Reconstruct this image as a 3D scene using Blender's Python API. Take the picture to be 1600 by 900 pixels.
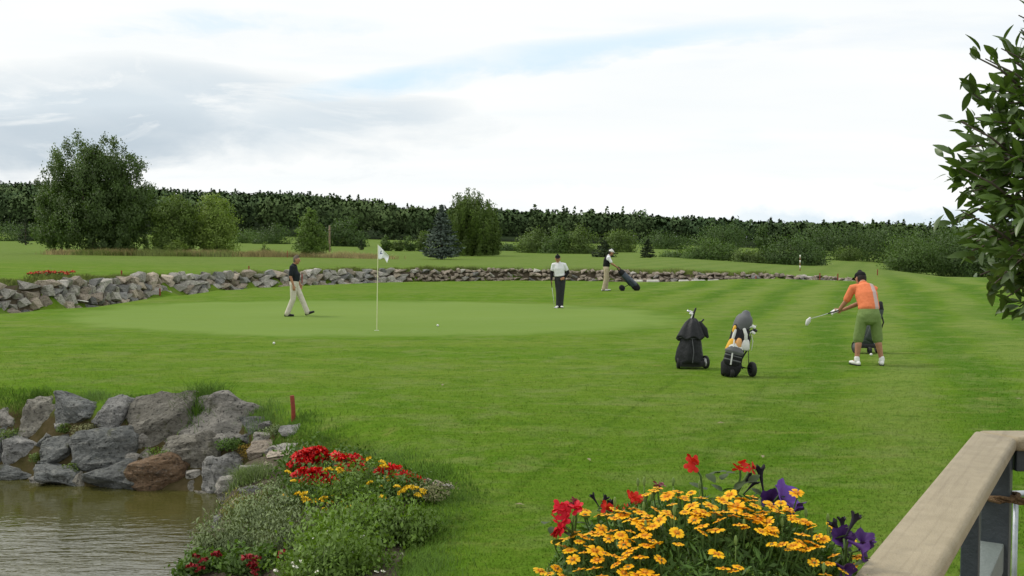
import bpy, bmesh, math, random
import numpy as np
from mathutils import Vector, Matrix, noise as mnoise
R = math.radians
rng = np.random.default_rng(7)
random.seed(7)
scene = bpy.context.scene
for o in list(bpy.data.objects):
    bpy.data.objects.remove(o)
COL = scene.collection

# ------------------------------------------------------------------ camera, sky, sun, exposure
CAMZ = 2.15
FPX = 1570.0
PITCH = math.atan(72 / FPX)
cam_d = bpy.data.cameras.new('camera')
cam = bpy.data.objects.new('camera', cam_d)
COL.objects.link(cam)
cam.location = (0, 0, CAMZ)
cam.rotation_euler = (math.pi / 2 - PITCH, 0, 0)
cam_d.sensor_width = 36
cam_d.lens = 36 * FPX / 1600
cam_d.clip_start = 0.05
cam_d.clip_end = 9000
scene.camera = cam
scene.render.resolution_x, scene.render.resolution_y = 1024, 576
SUN_EL, SUN_AZ = 50, -72          # azimuth from straight ahead, negative = left
vs = scene.view_settings
vs.view_transform = 'Standard'
vs.look = 'None'
vs.exposure = 0.30
vs.gamma = 1.0
vs.use_curve_mapping = False

world = bpy.data.worlds.new('World')
scene.world = world
world.use_nodes = True


class NT:
    """short-hand for building node trees"""
    def __init__(s, tree):
        s.t = tree
        s.n = tree.nodes
        s.l = tree.links

    def node(s, typ, **kw):
        nd = s.n.new(typ)
        for k, v in kw.items():
            setattr(nd, k, v)
        return nd

    def set(s, sock, v):
        if isinstance(v, bpy.types.NodeSocket):
            s.l.new(v, sock)
        elif v is not None:
            sock.default_value = v

    def math(s, op, a, b=None, c=None, clamp=False):
        nd = s.node('ShaderNodeMath', operation=op, use_clamp=clamp)
        for i, v in enumerate((a, b, c)):
            s.set(nd.inputs[i], v)
        return nd.outputs[0]

    def mix(s, f, a, b, blend='MIX'):
        nd = s.node('ShaderNodeMix', data_type='RGBA', blend_type=blend)
        nd.clamp_factor = True
        s.set(nd.inputs[0], f)
        for i, v in ((6, a), (7, b)):
            if isinstance(v, tuple) and len(v) == 3:
                v = (*v, 1)
            s.set(nd.inputs[i], v)
        return nd.outputs[2]

    def noise(s, vec, scale, detail=3, rough=.5, dist=0.0):
        nd = s.node('ShaderNodeTexNoise')
        s.set(nd.inputs['Vector'], vec)
        nd.inputs['Scale'].default_value = scale
        nd.inputs['Detail'].default_value = detail
        nd.inputs['Roughness'].default_value = rough
        nd.inputs['Distortion'].default_value = dist
        return nd.outputs[0]

    def map(s, vec, loc=(0, 0, 0), rot=(0, 0, 0), scale=(1, 1, 1)):
        nd = s.node('ShaderNodeMapping')
        s.set(nd.inputs[0], vec)
        nd.inputs[1].default_value = loc
        nd.inputs[2].default_value = rot
        nd.inputs[3].default_value = scale
        return nd.outputs[0]

    def ramp(s, f, a, b):
        nd = s.node('ShaderNodeMapRange', clamp=True)
        s.set(nd.inputs[0], f)
        nd.inputs[1].default_value = a
        nd.inputs[2].default_value = b
        return nd.outputs[0]


def build_world():
    t = NT(world.node_tree)
    for n in list(t.n):
        t.n.remove(n)
    out = t.node('ShaderNodeOutputWorld')
    bg = t.node('ShaderNodeBackground')
    bg.inputs[1].default_value = 0.1
    t.l.new(bg.outputs[0], out.inputs[0])
    sky = t.node('ShaderNodeTexSky', sky_type='NISHITA')
    sky.sun_disc = False
    sky.sun_elevation = R(SUN_EL)
    sky.sun_rotation = R(SUN_AZ)
    tc = t.node('ShaderNodeTexCoord')
    sp = t.node('ShaderNodeSeparateXYZ')
    t.l.new(tc.outputs['Generated'], sp.inputs[0])
    X, Y, Z = sp.outputs
    # clouds lie on a high flat layer: project the direction on to it
    zz = t.math('ADD', t.math('MAXIMUM', Z, 0.0), 0.10)
    cb = t.node('ShaderNodeCombineXYZ')
    t.set(cb.inputs[0], t.math('DIVIDE', X, zz))
    t.set(cb.inputs[1], t.math('DIVIDE', Y, zz))
    pl = cb.outputs[0]
    n1 = t.noise(t.map(pl, loc=(3.1, 1.7, 0), rot=(0, 0, R(14)), scale=(.55, .9, 1)), 1.0, 6, .55, .35)
    n2 = t.noise(t.map(pl, loc=(-2, 5, 0), rot=(0, 0, R(8)), scale=(.35, .8, 1)), 1.6, 5, .5, .2)
    n3 = t.noise(t.map(tc.outputs['Generated'], scale=(9, 9, 26)), 1.0, 6, .6, .3)
    # named weather features, in azimuth / elevation tangent space
    yy = t.math('MAXIMUM', Y, 0.08)
    a = t.math('DIVIDE', X, yy)
    e = t.math('DIVIDE', Z, yy)
    wob = t.math('SUBTRACT', n3, .5)
    wob2 = t.math('SUBTRACT', n1, .5)

    e0_ = e
    e = t.math('ADD', e, t.math('ADD', t.math('MULTIPLY', wob, .030), t.math('MULTIPLY', wob2, .045)))

    def spot(a0, e0, ra, re, tilt=0.0, w=.6, lo=0.2, hi=1.2):
        da = t.math('SUBTRACT', a, a0)
        de = t.math('SUBTRACT', t.math('SUBTRACT', e, e0), t.math('MULTIPLY', da, tilt))
        q = t.math('ADD', t.math('POWER', t.math('DIVIDE', da, ra), 2), t.math('POWER', t.math('DIVIDE', de, re), 2))
        q = t.math('ADD', q, t.math('MULTIPLY', wob, -w * 2.5))
        return t.math('SUBTRACT', 1.0, t.ramp(q, lo, hi))
    white = (8.2, 8.3, 8.2)
    grey = (5.6, 6.3, 6.8)
    dgrey = (4.3, 5.0, 5.6)
    blue = (4.9, 6.8, 8.2)
    c = t.mix(t.ramp(n2, .35, .70), white, (7.7, 8.0, 8.1))
    thin = t.ramp(n1, .57, .74)
    nis = t.mix(1.0, sky.outputs[0], (1.5, 1.5, 1.5), 'MULTIPLY')
    c = t.mix(t.math('MULTIPLY', thin, .30), c, nis)
    c = t.mix(t.math('MULTIPLY', spot(-.38, .125, .30, .045, -.04, 1.0, .0, 1.6), .95), c, grey)
    c = t.mix(t.math('MULTIPLY', spot(-.45, .098, .18, .03, .05, .6, .0, 1.5), .8), c, dgrey)
    c = t.mix(t.math('MULTIPLY', spot(-.15, .125, .10, .014, .08, .25, .0, 1.4), .8), c, grey)
    c = t.mix(t.math('MULTIPLY', spot(-.30, .16, .12, .016, -.16, .5, .0, 1.5), .6), c, grey)
    c = t.mix(t.math('MULTIPLY', spot(.07, .192, .15, .011, .14, 1.5, .0, 2.4), .62), c, blue)
    c = t.mix(t.math('MULTIPLY', spot(-.12, .158, .08, .012, .12, 1.0, .0, 2.2), .62), c, blue)
    c = t.mix(t.math('MULTIPLY', spot(-.27, .215, .12, .010, 0, 1.2, .0, 1.6), .4), c, blue)
    brk = t.noise(t.map(tc.outputs['Generated'], loc=(5, 1, 2), scale=(5, 5, 22)), 1.0, 7, .62, .8)
    c = t.mix(t.math('MULTIPLY', t.math('MULTIPLY', t.ramp(brk, .50, .62), t.ramp(a, .1, -.3)), .75), c, white)
    # far cumulus bank low on the right: bright heads over a grey-blue base
    puff = t.noise(t.map(tc.outputs['Generated'], loc=(2, 0, 4), scale=(16, 16, 22)), 1.0, 5, .6)
    head = t.math('ADD', .034, t.math('MULTIPLY', t.math('SUBTRACT', puff, .5), .06))
    side = t.ramp(a, .08, .30)
    under = t.math('MULTIPLY', t.ramp(t.math('SUBTRACT', head, e0_), -.002, .012), side)
    over = t.math('MULTIPLY', t.ramp(t.math('SUBTRACT', t.math('ADD', head, .022), e0_), -.002, .004), t.ramp(a, .0, .15))
    c = t.mix(t.math('MULTIPLY', over, .85), c, (8.9, 8.9, 8.7))
    c = t.mix(t.math('MULTIPLY', under, .85), c, (5.9, 6.9, 7.6))
    # below the horizon: dull ground tone
    c = t.mix(t.ramp(Z, -.02, -.10), c, (1.5, 2.0, 1.2))
    t.l.new(c, bg.inputs[0])


build_world()
sun_d = bpy.data.lights.new('sun', 'SUN')
sun_d.energy = 1.5
sun_d.angle = R(12)
sun_d.color = (1, .95, .86)
sun = bpy.data.objects.new('sun', sun_d)
COL.objects.link(sun)
sdir = Vector((math.sin(R(SUN_AZ)) * math.cos(R(SUN_EL)), math.cos(R(SUN_AZ)) * math.cos(R(SUN_EL)), math.sin(R(SUN_EL))))
sun.rotation_euler = sdir.to_track_quat('Z', 'Y').to_euler()
sun.location = (0, 0, 60)


# ------------------------------------------------------------------ object helpers
def link(name, data, parent=None, loc=None, rot=None):
    o = bpy.data.objects.new(name, data)
    COL.objects.link(o)
    if parent is not None:
        o.parent = parent
    if loc is not None:
        o.location = loc
    if rot is not None:
        o.rotation_euler = rot
    return o


def tag(o, label=None, cat=None, group=None, kind=None):
    if label:
        o['label'] = label
    if cat:
        o['category'] = cat
    if group:
        o['group'] = group
    if kind:
        o['kind'] = kind
    return o


def thing(name, label, cat, loc=(0, 0, 0), rz=0.0, group=None):
    o = link(name, None, loc=loc, rot=(0, 0, rz))
    o.empty_display_size = .2
    return tag(o, label, cat, group)


def mesh(name, V, F, mat=None, smooth=True):
    me = bpy.data.meshes.new(name)
    me.from_pydata([tuple(map(float, v)) for v in V], [], [tuple(map(int, f)) for f in F])
    if smooth:
        me.polygons.foreach_set('use_smooth', np.ones(len(me.polygons), bool))
    if mat:
        me.materials.append(mat)
    me.update()
    return me


def tri_mesh(name, V, T, mat, N=None, tint=None, smooth=True):
    """big triangle mesh from arrays; N optional vertex normals; tint optional vertex float"""
    V = np.ascontiguousarray(V, np.float32)
    T = np.ascontiguousarray(T, np.int32)
    me = bpy.data.meshes.new(name)
    me.vertices.add(len(V))
    me.vertices.foreach_set('co', V.ravel())
    me.loops.add(T.size)
    me.loops.foreach_set('vertex_index', T.ravel())
    me.polygons.add(len(T))
    me.polygons.foreach_set('loop_start', np.arange(len(T), dtype=np.int32) * 3)
    me.polygons.foreach_set('loop_total', np.full(len(T), 3, np.int32))
    if smooth:
        me.polygons.foreach_set('use_smooth', np.ones(len(T), bool))
    me.materials.append(mat)
    if tint is not None:
        at = me.attributes.new('tint', 'FLOAT', 'POINT')
        at.data.foreach_set('value', np.ascontiguousarray(tint, np.float32))
    me.update(calc_edges=True)
    if N is not None:
        me.normals_split_custom_set_from_vertices(np.ascontiguousarray(N, np.float32))
    return me


def unit(v):
    v = np.asarray(v, float)
    return v / (np.linalg.norm(v, axis=-1, keepdims=True) + 1e-9)


class MB:
    """collects lofts, boxes, tubes into one mesh"""
    def __init__(s):
        s.V = []
        s.F = []

    def add(s, V, F):
        o = len(s.V)
        s.V += [tuple(v) for v in V]
        s.F += [tuple(i + o for i in f) for f in F]

    def loft(s, pts, rad, lat=(1, 0, 0), n=12, caps=True, power=2.0):
        pts = [np.array(p, float) for p in pts]
        rad = [(r, r) if not isinstance(r, (tuple, list)) else tuple(r) for r in rad]
        tan = []
        for i in range(len(pts)):
            a = pts[max(i - 1, 0)]
            b = pts[min(i + 1, len(pts) - 1)]
            tan.append(unit(b - a))
        st = []
        if caps:
            r0 = min(rad[0])
            st += [(pts[0] - tan[0] * r0 * .95, (rad[0][0] * .3, rad[0][1] * .3), tan[0]),
                   (pts[0] - tan[0] * r0 * .65, (rad[0][0] * .75, rad[0][1] * .75), tan[0])]
        st += [(p, r, t) for p, r, t in zip(pts, rad, tan)]
        if caps:
            r1 = min(rad[-1])
            st += [(pts[-1] + tan[-1] * r1 * .65, (rad[-1][0] * .75, rad[-1][1] * .75), tan[-1]),
                   (pts[-1] + tan[-1] * r1 * .95, (rad[-1][0] * .3, rad[-1][1] * .3), tan[-1])]
        V = []
        lat = np.array(lat, float)
        for p, (ra, rb), t in st:
            u = lat - t * np.dot(lat, t)
            if np.linalg.norm(u) < 1e-3:
                u = np.array((0, 1, 0.)) - t * t[1]
            u = unit(u)
            w = np.cross(t, u)
            for k in range(n):
                an = 2 * math.pi * k / n
                c, q = math.cos(an), math.sin(an)
                if power != 2:
                    c = math.copysign(abs(c) ** (2 / power), c)
                    q = math.copysign(abs(q) ** (2 / power), q)
                V.append(p + u * ra * c + w * rb * q)
        F = []
        m = len(st)
        for i in range(m - 1):
            for k in range(n):
                a, b = i * n + k, i * n + (k + 1) % n
                F.append((a, b, b + n, a + n))
        F.append(tuple(range(n))[::-1])
        F.append(tuple(range((m - 1) * n, m * n)))
        s.add(V, F)

    def box(s, c, size, M=None):
        hx, hy, hz = [q / 2 for q in size]
        V = [(x, y, z) for x in (-hx, hx) for y in (-hy, hy) for z in (-hz, hz)]
        if M is not None:
            V = [M @ Vector(v) for v in V]
        V = [(v[0] + c[0], v[1] + c[1], v[2] + c[2]) for v in V]
        s.add(V, [(0, 1, 3, 2), (4, 6, 7, 5), (0, 4, 5, 1), (2, 3, 7, 6), (0, 2, 6, 4), (1, 5, 7, 3)])

    def ring(s, c, axis, r, tube, n=20, m=8):
        """torus (tyre)"""
        axis = unit(axis)
        u = np.cross(axis, (0.1, .2, 1))
        u = unit(u)
        w = np.cross(axis, u)
        V = []
        for i in range(n):
            a = 2 * math.pi * i / n
            d = u * math.cos(a) + w * math.sin(a)
            for j in range(m):
                b = 2 * math.pi * j / m
                V.append(np.array(c) + d * (r + tube[0] * math.cos(b)) + axis * tube[1] * math.sin(b))
        F = []
        for i in range(n):
            for j in range(m):
                F.append((i * m + j, ((i + 1) % n) * m + j, ((i + 1) % n) * m + (j + 1) % m, i * m + (j + 1) % m))
        s.add(V, F)

    def build(s, name, mat, parent=None, smooth=True, remesh=None, bevel=None, smooth_it=4):
        me = mesh(name, s.V, s.F, mat, smooth)
        o = link(name, me, parent)
        if remesh:
            md = o.modifiers.new('union', 'REMESH')
            md.mode = 'VOXEL'
            md.voxel_size = remesh
            md.use_smooth_shade = True
            sm = o.modifiers.new('soft', 'SMOOTH')
            sm.factor = .5
            sm.iterations = smooth_it
        if bevel:
            b = o.modifiers.new('edge', 'BEVEL')
            b.width = bevel
            b.segments = 2
            b.limit_method = 'ANGLE'
        return o


# ------------------------------------------------------------------ materials
MATS = {}


def pmat(name, col, rough=.7, col2=None, nscale=8, bump=0.0, bscale=40, spec=.3, trans=0.0, tintamt=0.0, metal=0.0,
         rnd=0.0, coord='Object', detail=4, lo=.35, hi=.65, coat=0.0):
    """principled + noise colour mix + bump; trans mixes in a translucent shader; rnd = per-object value jitter"""
    m = bpy.data.materials.new(name)
    m.use_nodes = True
    t = NT(m.node_tree)
    bs = t.n['Principled BSDF']
    out = t.n['Material Output']
    tc = t.node('ShaderNodeTexCoord')
    vec = tc.outputs[coord]
    c = (*col, 1)
    if col2 is not None:
        c = t.mix(t.ramp(t.noise(vec, nscale, detail, .6), lo, hi), col, col2)
    if tintamt:
        at = t.node('ShaderNodeAttribute', attribute_name='tint')
        v = t.math('ADD', 1 - tintamt, t.math('MULTIPLY', at.outputs['Fac'], 2 * tintamt))
        cc = t.node('ShaderNodeCombineXYZ')
        for i in range(3):
            t.set(cc.inputs[i], v)
        c = t.mix(1.0, c, cc.outputs[0], 'MULTIPLY')
    if rnd:
        oi = t.node('ShaderNodeObjectInfo')
        v = t.math('ADD', 1 - rnd, t.math('MULTIPLY', oi.outputs['Random'], 2 * rnd))
        cc = t.node('ShaderNodeCombineXYZ')
        for i in range(3):
            t.set(cc.inputs[i], v)
        c = t.mix(1.0, c, cc.outputs[0], 'MULTIPLY')
    t.set(bs.inputs['Base Color'], c)
    bs.inputs['Roughness'].default_value = rough
    bs.inputs['Specular IOR Level'].default_value = spec
    bs.inputs['Metallic'].default_value = metal
    if coat:
        bs.inputs['Coat Weight'].default_value = coat
        bs.inputs['Coat Roughness'].default_value = .2
    if bump:
        b = t.node('ShaderNodeBump')
        b.inputs['Strength'].default_value = min(bump, 1)
        b.inputs['Distance'].default_value = .02
        t.set(b.inputs['Height'], t.noise(vec, bscale, 5, .6))
        t.l.new(b.outputs[0], bs.inputs['Normal'])
    if trans:
        tr = t.node('ShaderNodeBsdfTranslucent')
        t.set(tr.inputs[0], t.mix(1.0, c, (1.25, 1.35, .6), 'MULTIPLY'))
        mx = t.node('ShaderNodeMixShader')
        mx.inputs[0].default_value = trans
        t.l.new(bs.outputs[0], mx.inputs[1])
        t.l.new(tr.outputs[0], mx.inputs[2])
        t.l.new(mx.outputs[0], out.inputs[0])
    MATS[name] = m
    return m


def lawn_color(t, kind):
    """colour of mown turf as a function of place"""
    g = t.node('ShaderNodeNewGeometry')
    pos = g.outputs['Position']
    sp = t.node('ShaderNodeSeparateXYZ')
    t.l.new(pos, sp.inputs[0])
    x, y, z = sp.outputs
    big = t.noise(t.map(pos, scale=(.10, .22, .1)), 1.0, 4, .55)
    mid = t.noise(t.map(pos, scale=(.6, 1.5, 1)), 1.0, 5, .6, .4)
    fin = t.noise(t.map(pos, scale=(6, 14, 6)), 1.0, 4, .65)
    if kind == 'green':
        c = t.mix(t.ramp(big, .3, .7), (.142, .220, .042), (.170, .248, .056))
        c = t.mix(t.math('MULTIPLY', t.ramp(mid, .35, .75), .4), c, (.165, .245, .07))
        c = t.mix(t.math('MULTIPLY', t.ramp(fin, .4, .8), .2), c, (.10, .19, .035))
        return c, fin
    c = t.mix(t.ramp(mid, .32, .68), (.080, .160, .010), (.112, .196, .016))
    c = t.mix(t.math('MULTIPLY', t.ramp(big, .40, .70), .8), c, (.150, .208, .034))
    # nearer turf is lusher, further turf drier
    near = t.ramp(y, 17.0, 9.0)
    c = t.mix(t.math('MULTIPLY', near, .55), c, (.064, .146, .008))
    # mowing lanes on the right-hand fairway
    lx = t.math('SUBTRACT', x, t.math('MULTIPLY', y, .355))
    wig = t.math('MULTIPLY', t.math('SUBTRACT', big, .5), 5.0)
    lane = t.math('SINE', t.math('ADD', t.math('ADD', t.math('MULTIPLY', lx, 2.5), wig), t.math('MULTIPLY', mid, 1.3)))
    right = t.ramp(t.math('SUBTRACT', x, t.math('MULTIPLY', y, .05)), 0.5, 6.0)
    c = t.mix(t.math('MULTIPLY', t.math('MULTIPLY', t.ramp(lane, .0, .8), right), .85), c, (.155, .215, .046))
    c = t.mix(t.math('MULTIPLY', t.math('MULTIPLY', t.ramp(lane, -.2, -.9), right), .80), c, (.052, .128, .008))
    # broad curved passes of the mower swing round the right-hand mound
    rx_ = t.math('SUBTRACT', x, 17.0)
    ry_ = t.math('SUBTRACT', y, 27.0)
    rad = t.math('SQRT', t.math('ADD', t.math('POWER', rx_, 2), t.math('MULTIPLY', t.math('POWER', ry_, 2), .35)))
    arc = t.math('SINE', t.math('ADD', t.math('MULTIPLY', rad, 2.1), t.math('MULTIPLY', mid, 1.2)))
    arcs = t.math('MULTIPLY', t.math('MULTIPLY', t.ramp(arc, .1, .8), t.ramp(rad, 9.0, 5.0)), t.ramp(y, 13, 17))
    c = t.mix(t.math('MULTIPLY', arcs, .55), c, (.060, .135, .012))
    # horizontal mowing bands round the green
    bnd = t.noise(t.map(pos, scale=(.05, .9, 1)), 1.0, 3, .5, .3)
    far = t.ramp(y, 12.0, 18.0)
    c = t.mix(t.math('MULTIPLY', t.math('MULTIPLY', t.ramp(bnd, .45, .65), far), .4), c, (.066, .160, .009))
    c = t.mix(t.math('MULTIPLY', t.ramp(y, 54, 72), .65), c, t.mix(t.ramp(mid, .3, .7), (.115, .165, .042), (.15, .20, .06)))
    # wheel tracks of the mower
    for off, wd in ((0.0, .09), (1.5, .16)):
        tr = t.math('ABSOLUTE', t.math('SUBTRACT', t.math('SUBTRACT', x, off), t.math('MULTIPLY', t.math('SUBTRACT', y, 8.6), .355)))
        tr = t.math('ADD', tr, t.math('MULTIPLY', t.math('SUBTRACT', mid, .5), .12))
        f = t.math('MULTIPLY', t.ramp(tr, wd, .0), t.ramp(y, 18., 15.))
        c = t.mix(t.math('MULTIPLY', f, .45), c, (.042, .095, .007))
    # blotches a hand to a stride across
    blo = t.noise(t.map(pos, loc=(7, 3, 0), scale=(1.6, 2.4, 1)), 1.0, 6, .72, .5)
    c = t.mix(t.math('MULTIPLY', t.ramp(blo, .50, .64), .65), c, (.052, .122, .008))
    blo2 = t.noise(t.map(pos, loc=(1, 9, 0), scale=(.9, 1.3, 1)), 1.0, 6, .7, .5)
    c = t.mix(t.math('MULTIPLY', t.ramp(blo2, .50, .64), .75), c, (.145, .195, .050))
    # fine fleck: darker gaps, straw
    c = t.mix(t.math('MULTIPLY', t.ramp(fin, .50, .78), .55), c, (.165, .210, .036))
    c = t.mix(t.math('MULTIPLY', t.ramp(fin, .46, .22), .55), c, (.040, .098, .005))
    st = t.noise(t.map(pos, loc=(4, 2, 0), scale=(1.1, 2.6, 1)), 1.0, 5, .7, .8)
    c = t.mix(t.math('MULTIPLY', t.ramp(st, .56, .74), .6), c, (.20, .21, .060))
    return c, fin


def turf_mat(name, kind, blades=False):
    m = bpy.data.materials.new(name)
    m.use_nodes = True
    t = NT(m.node_tree)
    bs = t.n['Principled BSDF']
    c, fin = lawn_color(t, kind)
    g = t.node('ShaderNodeNewGeometry')
    pos = g.outputs['Position']
    if kind == 'green':
        at = t.node('ShaderNodeAttribute', attribute_name='tint')
        c2, _ = lawn_color(t, 'lawn')
        rim = t.math('ADD', at.outputs['Fac'], t.math('MULTIPLY', t.math('SUBTRACT', t.noise(pos, .7, 5), .5), .22))
        c = t.mix(t.ramp(rim, .82, .97), c, c2)
        c = t.mix(t.math('MULTIPLY', t.math('MULTIPLY', t.ramp(rim, .88, .93), t.ramp(rim, .99, .94)), .18), c, (.062, .14, .008))
    if blades:
        at = t.node('ShaderNodeAttribute', attribute_name='tint')
        v = t.math('ADD', .88, t.math('MULTIPLY', at.outputs['Fac'], .5))
        cc = t.node('ShaderNodeCombineXYZ')
        for i in range(3):
            t.set(cc.inputs[i], v)
        c = t.mix(1.0, c, cc.outputs[0], 'MULTIPLY')
    elif kind == 'lawn':
        sp = t.node('ShaderNodeSeparateXYZ')
        t.l.new(pos, sp.inputs[0])
        # forest floor on the hill, earth on the pond bank and bed
        c = t.mix(t.ramp(sp.outputs[1], 300, 330), c, (.018, .030, .010))
        n = t.noise(pos, 2.2, 5, .6)
        earth = t.mix(t.ramp(t.noise(pos, 5, 5, .6), .35, .65), (.045, .040, .014), (.085, .066, .034))
        zz = t.math('ADD', sp.outputs[2], t.math('MULTIPLY', t.math('SUBTRACT', n, .5), .16))
        low = t.math('MULTIPLY', t.ramp(zz, -.08, -.26), t.math('MULTIPLY', t.ramp(sp.outputs[1], 16.5, 15), t.ramp(sp.outputs[0], .4, -.4)))
        c = t.mix(low, c, earth)
    t.set(bs.inputs['Base Color'], c)
    bs.inputs['Roughness'].default_value = .9
    bs.inputs['Specular IOR Level'].default_value = .02
    if not blades:
        b = t.node('ShaderNodeBump')
        b.inputs['Strength'].default_value = .25 if kind == 'green' else .6
        b.inputs['Distance'].default_value = .03
        t.set(b.inputs['Height'], t.noise(t.map(pos, scale=(9, 16, 9)), 1.0, 6, .7))
        t.l.new(b.outputs[0], bs.inputs['Normal'])
    MATS[name] = m
    return m


M_LAWN = turf_mat('lawn_turf', 'lawn')
M_GREEN = turf_mat('putting_turf', 'green')
M_BLADE = turf_mat('turf_blades', 'lawn', True)


def rock_mat(name, c1, c2, c3, lichen=.5):
    m = bpy.data.materials.new(name)
    m.use_nodes = True
    t = NT(m.node_tree)
    bs = t.n['Principled BSDF']
    g = t.node('ShaderNodeNewGeometry')
    pos = g.outputs['Position']
    oi = t.node('ShaderNodeObjectInfo')
    n1 = t.noise(pos, 3.0, 6, .65, .5)
    n2 = t.noise(t.map(pos, rot=(.5, .3, .2), scale=(4, 4, 16)), 1.0, 6, .7, .8)
    n3 = t.noise(pos, 22, 5, .7)
    c = t.mix(t.ramp(n1, .3, .7), c1, c2)
    c = t.mix(t.math('MULTIPLY', t.ramp(n2, .52, .66), .9), c, c3)
    c = t.mix(t.math('MULTIPLY', t.ramp(n3, .55, .7), lichen), c, (.46, .46, .42))
    c = t.mix(t.math('MULTIPLY', t.ramp(n3, .47, .33), .9), c, (.022, .022, .02))
    c = t.mix(t.math('MULTIPLY', t.ramp(t.noise(pos, 5, 5, .65), .60, .68), .55), c, (.075, .08, .028))
    v = t.math('ADD', .72, t.math('MULTIPLY', oi.outputs['Random'], .6))
    cc = t.node('ShaderNodeCombineXYZ')
    for i in range(3):
        t.set(cc.inputs[i], v)
    c = t.mix(1.0, c, cc.outputs[0], 'MULTIPLY')
    t.set(bs.inputs['Base Color'], c)
    bs.inputs['Roughness'].default_value = .85
    bs.inputs['Specular IOR Level'].default_value = .25
    b = t.node('ShaderNodeBump')
    b.inputs['Strength'].default_value = .9
    b.inputs['Distance'].default_value = .07
    h = t.math('ADD', t.math('MULTIPLY', n2, 1.0), t.math('MULTIPLY', n3, .9))
    t.set(b.inputs['Height'], h)
    t.l.new(b.outputs[0], bs.inputs['Normal'])
    MATS[name] = m
    return m


M_ROCK = {
    'grey': rock_mat('grey_rock', (.17, .17, .165), (.27, .265, .25), (.34, .33, .31), .35),
    'dark': rock_mat('dark_rock', (.10, .108, .105), (.18, .185, .178), (.25, .25, .23), .25),
    'brown': rock_mat('brown_rock', (.15, .14, .115), (.23, .215, .18), (.28, .265, .225), .3),
    'red': rock_mat('rusty_rock', (.16, .098, .055), (.23, .155, .095), (.09, .065, .045), .25),
    'light': rock_mat('light_rock', (.33, .315, .28), (.47, .44, .39), (.25, .235, .21), .45),
    'tan': rock_mat('tan_rock', (.36, .30, .235), (.48, .41, .33), (.26, .21, .17), .3),
}
# leaves: base colours
LEAF = dict(rough=.55, spec=.35, trans=.28, tintamt=.45)
M_TREE_DARK = pmat('dark_tree_leaf', (.080, .132, .032), **LEAF)
M_TREE_MID = pmat('mid_tree_leaf', (.125, .19, .036), **LEAF)
M_TREE_LIGHT = pmat('light_tree_leaf', (.19, .27, .05), **LEAF)
M_WILLOW = pmat('weeping_leaf', (.115, .17, .045), **LEAF)
M_THUJA = pmat('cone_tree_leaf', (.115, .19, .03), **LEAF)
M_SPRUCE_BLUE = pmat('blue_spruce_needle', (.10, .135, .105), rough=.7, spec=.2, tintamt=.5)
M_SPRUCE = pmat('spruce_needle', (.042, .066, .026), rough=.7, spec=.2, tintamt=.5)
M_FOREST = pmat('forest_leaf', (.056, .094, .042), (.8), (.082, .122, .046), nscale=.02, spec=.05, tintamt=.30, lo=.4, hi=.6)
M_BUSH = pmat('bush_leaf', (.088, .15, .034), **LEAF)
M_BUSH2 = pmat('olive_bush_leaf', (.108, .165, .038), **LEAF)
M_BARK = pmat('bark', (.07, .055, .042), .9, (.12, .10, .08), 6, .8, 20)
M_HEDGE = pmat('hedge_leaf', (.070, .122, .032), **LEAF)

# ------------------------------------------------------------------ terrain
def ray(px, py):
    a, b = (px - 800) / FPX, (450 - py) / FPX
    cp, sp = math.cos(PITCH), math.sin(PITCH)
    d = np.array((a, cp + b * sp, -sp + b * cp))
    return d / d[1]


def W(px, py, d):
    """world point seen at a photograph pixel, d metres ahead"""
    q = ray(px, py) * d
    return np.array((q[0], q[1], q[2] + CAMZ))


WATER_Z = -0.95
POND = np.array([(-3.55, 12.26), (-3.2, 10.8), (-3.09, 9.7), (-2.85, 8.7), (-2.6, 7), (-2.4, 4), (-2.4, .5), (-17, .5),
                 (-17, 14.6), (-9, 13.7), (-6.8, 13.2), (-5.6, 12.65), (-4.6, 12.5)])
WALL_PX = [(-330, 24), (-120, 29.5), (0, 32.5), (100, 34.8), (250, 42.7), (400, 49), (500, 52.7), (600, 56), (800, 58), (1000, 56.6),
           (1200, 55.2), (1330, 54.2), (1420, 54)]
WALL = np.array([((p - 800) / FPX * d, d) for p, d in WALL_PX])
WTOP = np.array([.76, .76, .74, .72, 0.60, .54, .52, .50, .52, .40, .28, .12, 0.04])


def poly_sd(P, x, y):
    """signed distance to closed polygon, negative inside"""
    n = len(P)
    d = np.full(np.shape(x), 1e9)
    ins = np.zeros(np.shape(x), bool)
    for i in range(n):
        a, b = P[i], P[(i + 1) % n]
        e = b - a
        t = np.clip(((x - a[0]) * e[0] + (y - a[1]) * e[1]) / (e @ e), 0, 1)
        d = np.minimum(d, np.hypot(x - a[0] - t * e[0], y - a[1] - t * e[1]))
        c = (a[1] > y) != (b[1] > y)
        xi = a[0] + (y - a[1]) / (e[1] if abs(e[1]) > 1e-9 else 1e-9) * e[0]
        ins ^= c & (x < xi)
    return np.where(ins, -d, d)


def line_sd(x, y):
    """signed distance to the far stone wall (positive behind it) and its local top height"""
    d = np.full(np.shape(x), 1e9)
    sg = np.ones(np.shape(x))
    tp = np.zeros(np.shape(x))
    for i in range(len(WALL) - 1):
        a, b = WALL[i], WALL[i + 1]
        e = b - a
        t = np.clip(((x - a[0]) * e[0] + (y - a[1]) * e[1]) / (e @ e), 0, 1)
        dd = np.hypot(x - a[0] - t * e[0], y - a[1] - t * e[1])
        s = np.sign(e[0] * (y - a[1]) - e[1] * (x - a[0]))
        m = dd < d
        d = np.where(m, dd, d)
        sg = np.where(m, s, sg)
        tp = np.where(m, WTOP[i] + (WTOP[i + 1] - WTOP[i]) * t, tp)
    return d * sg, tp


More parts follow.
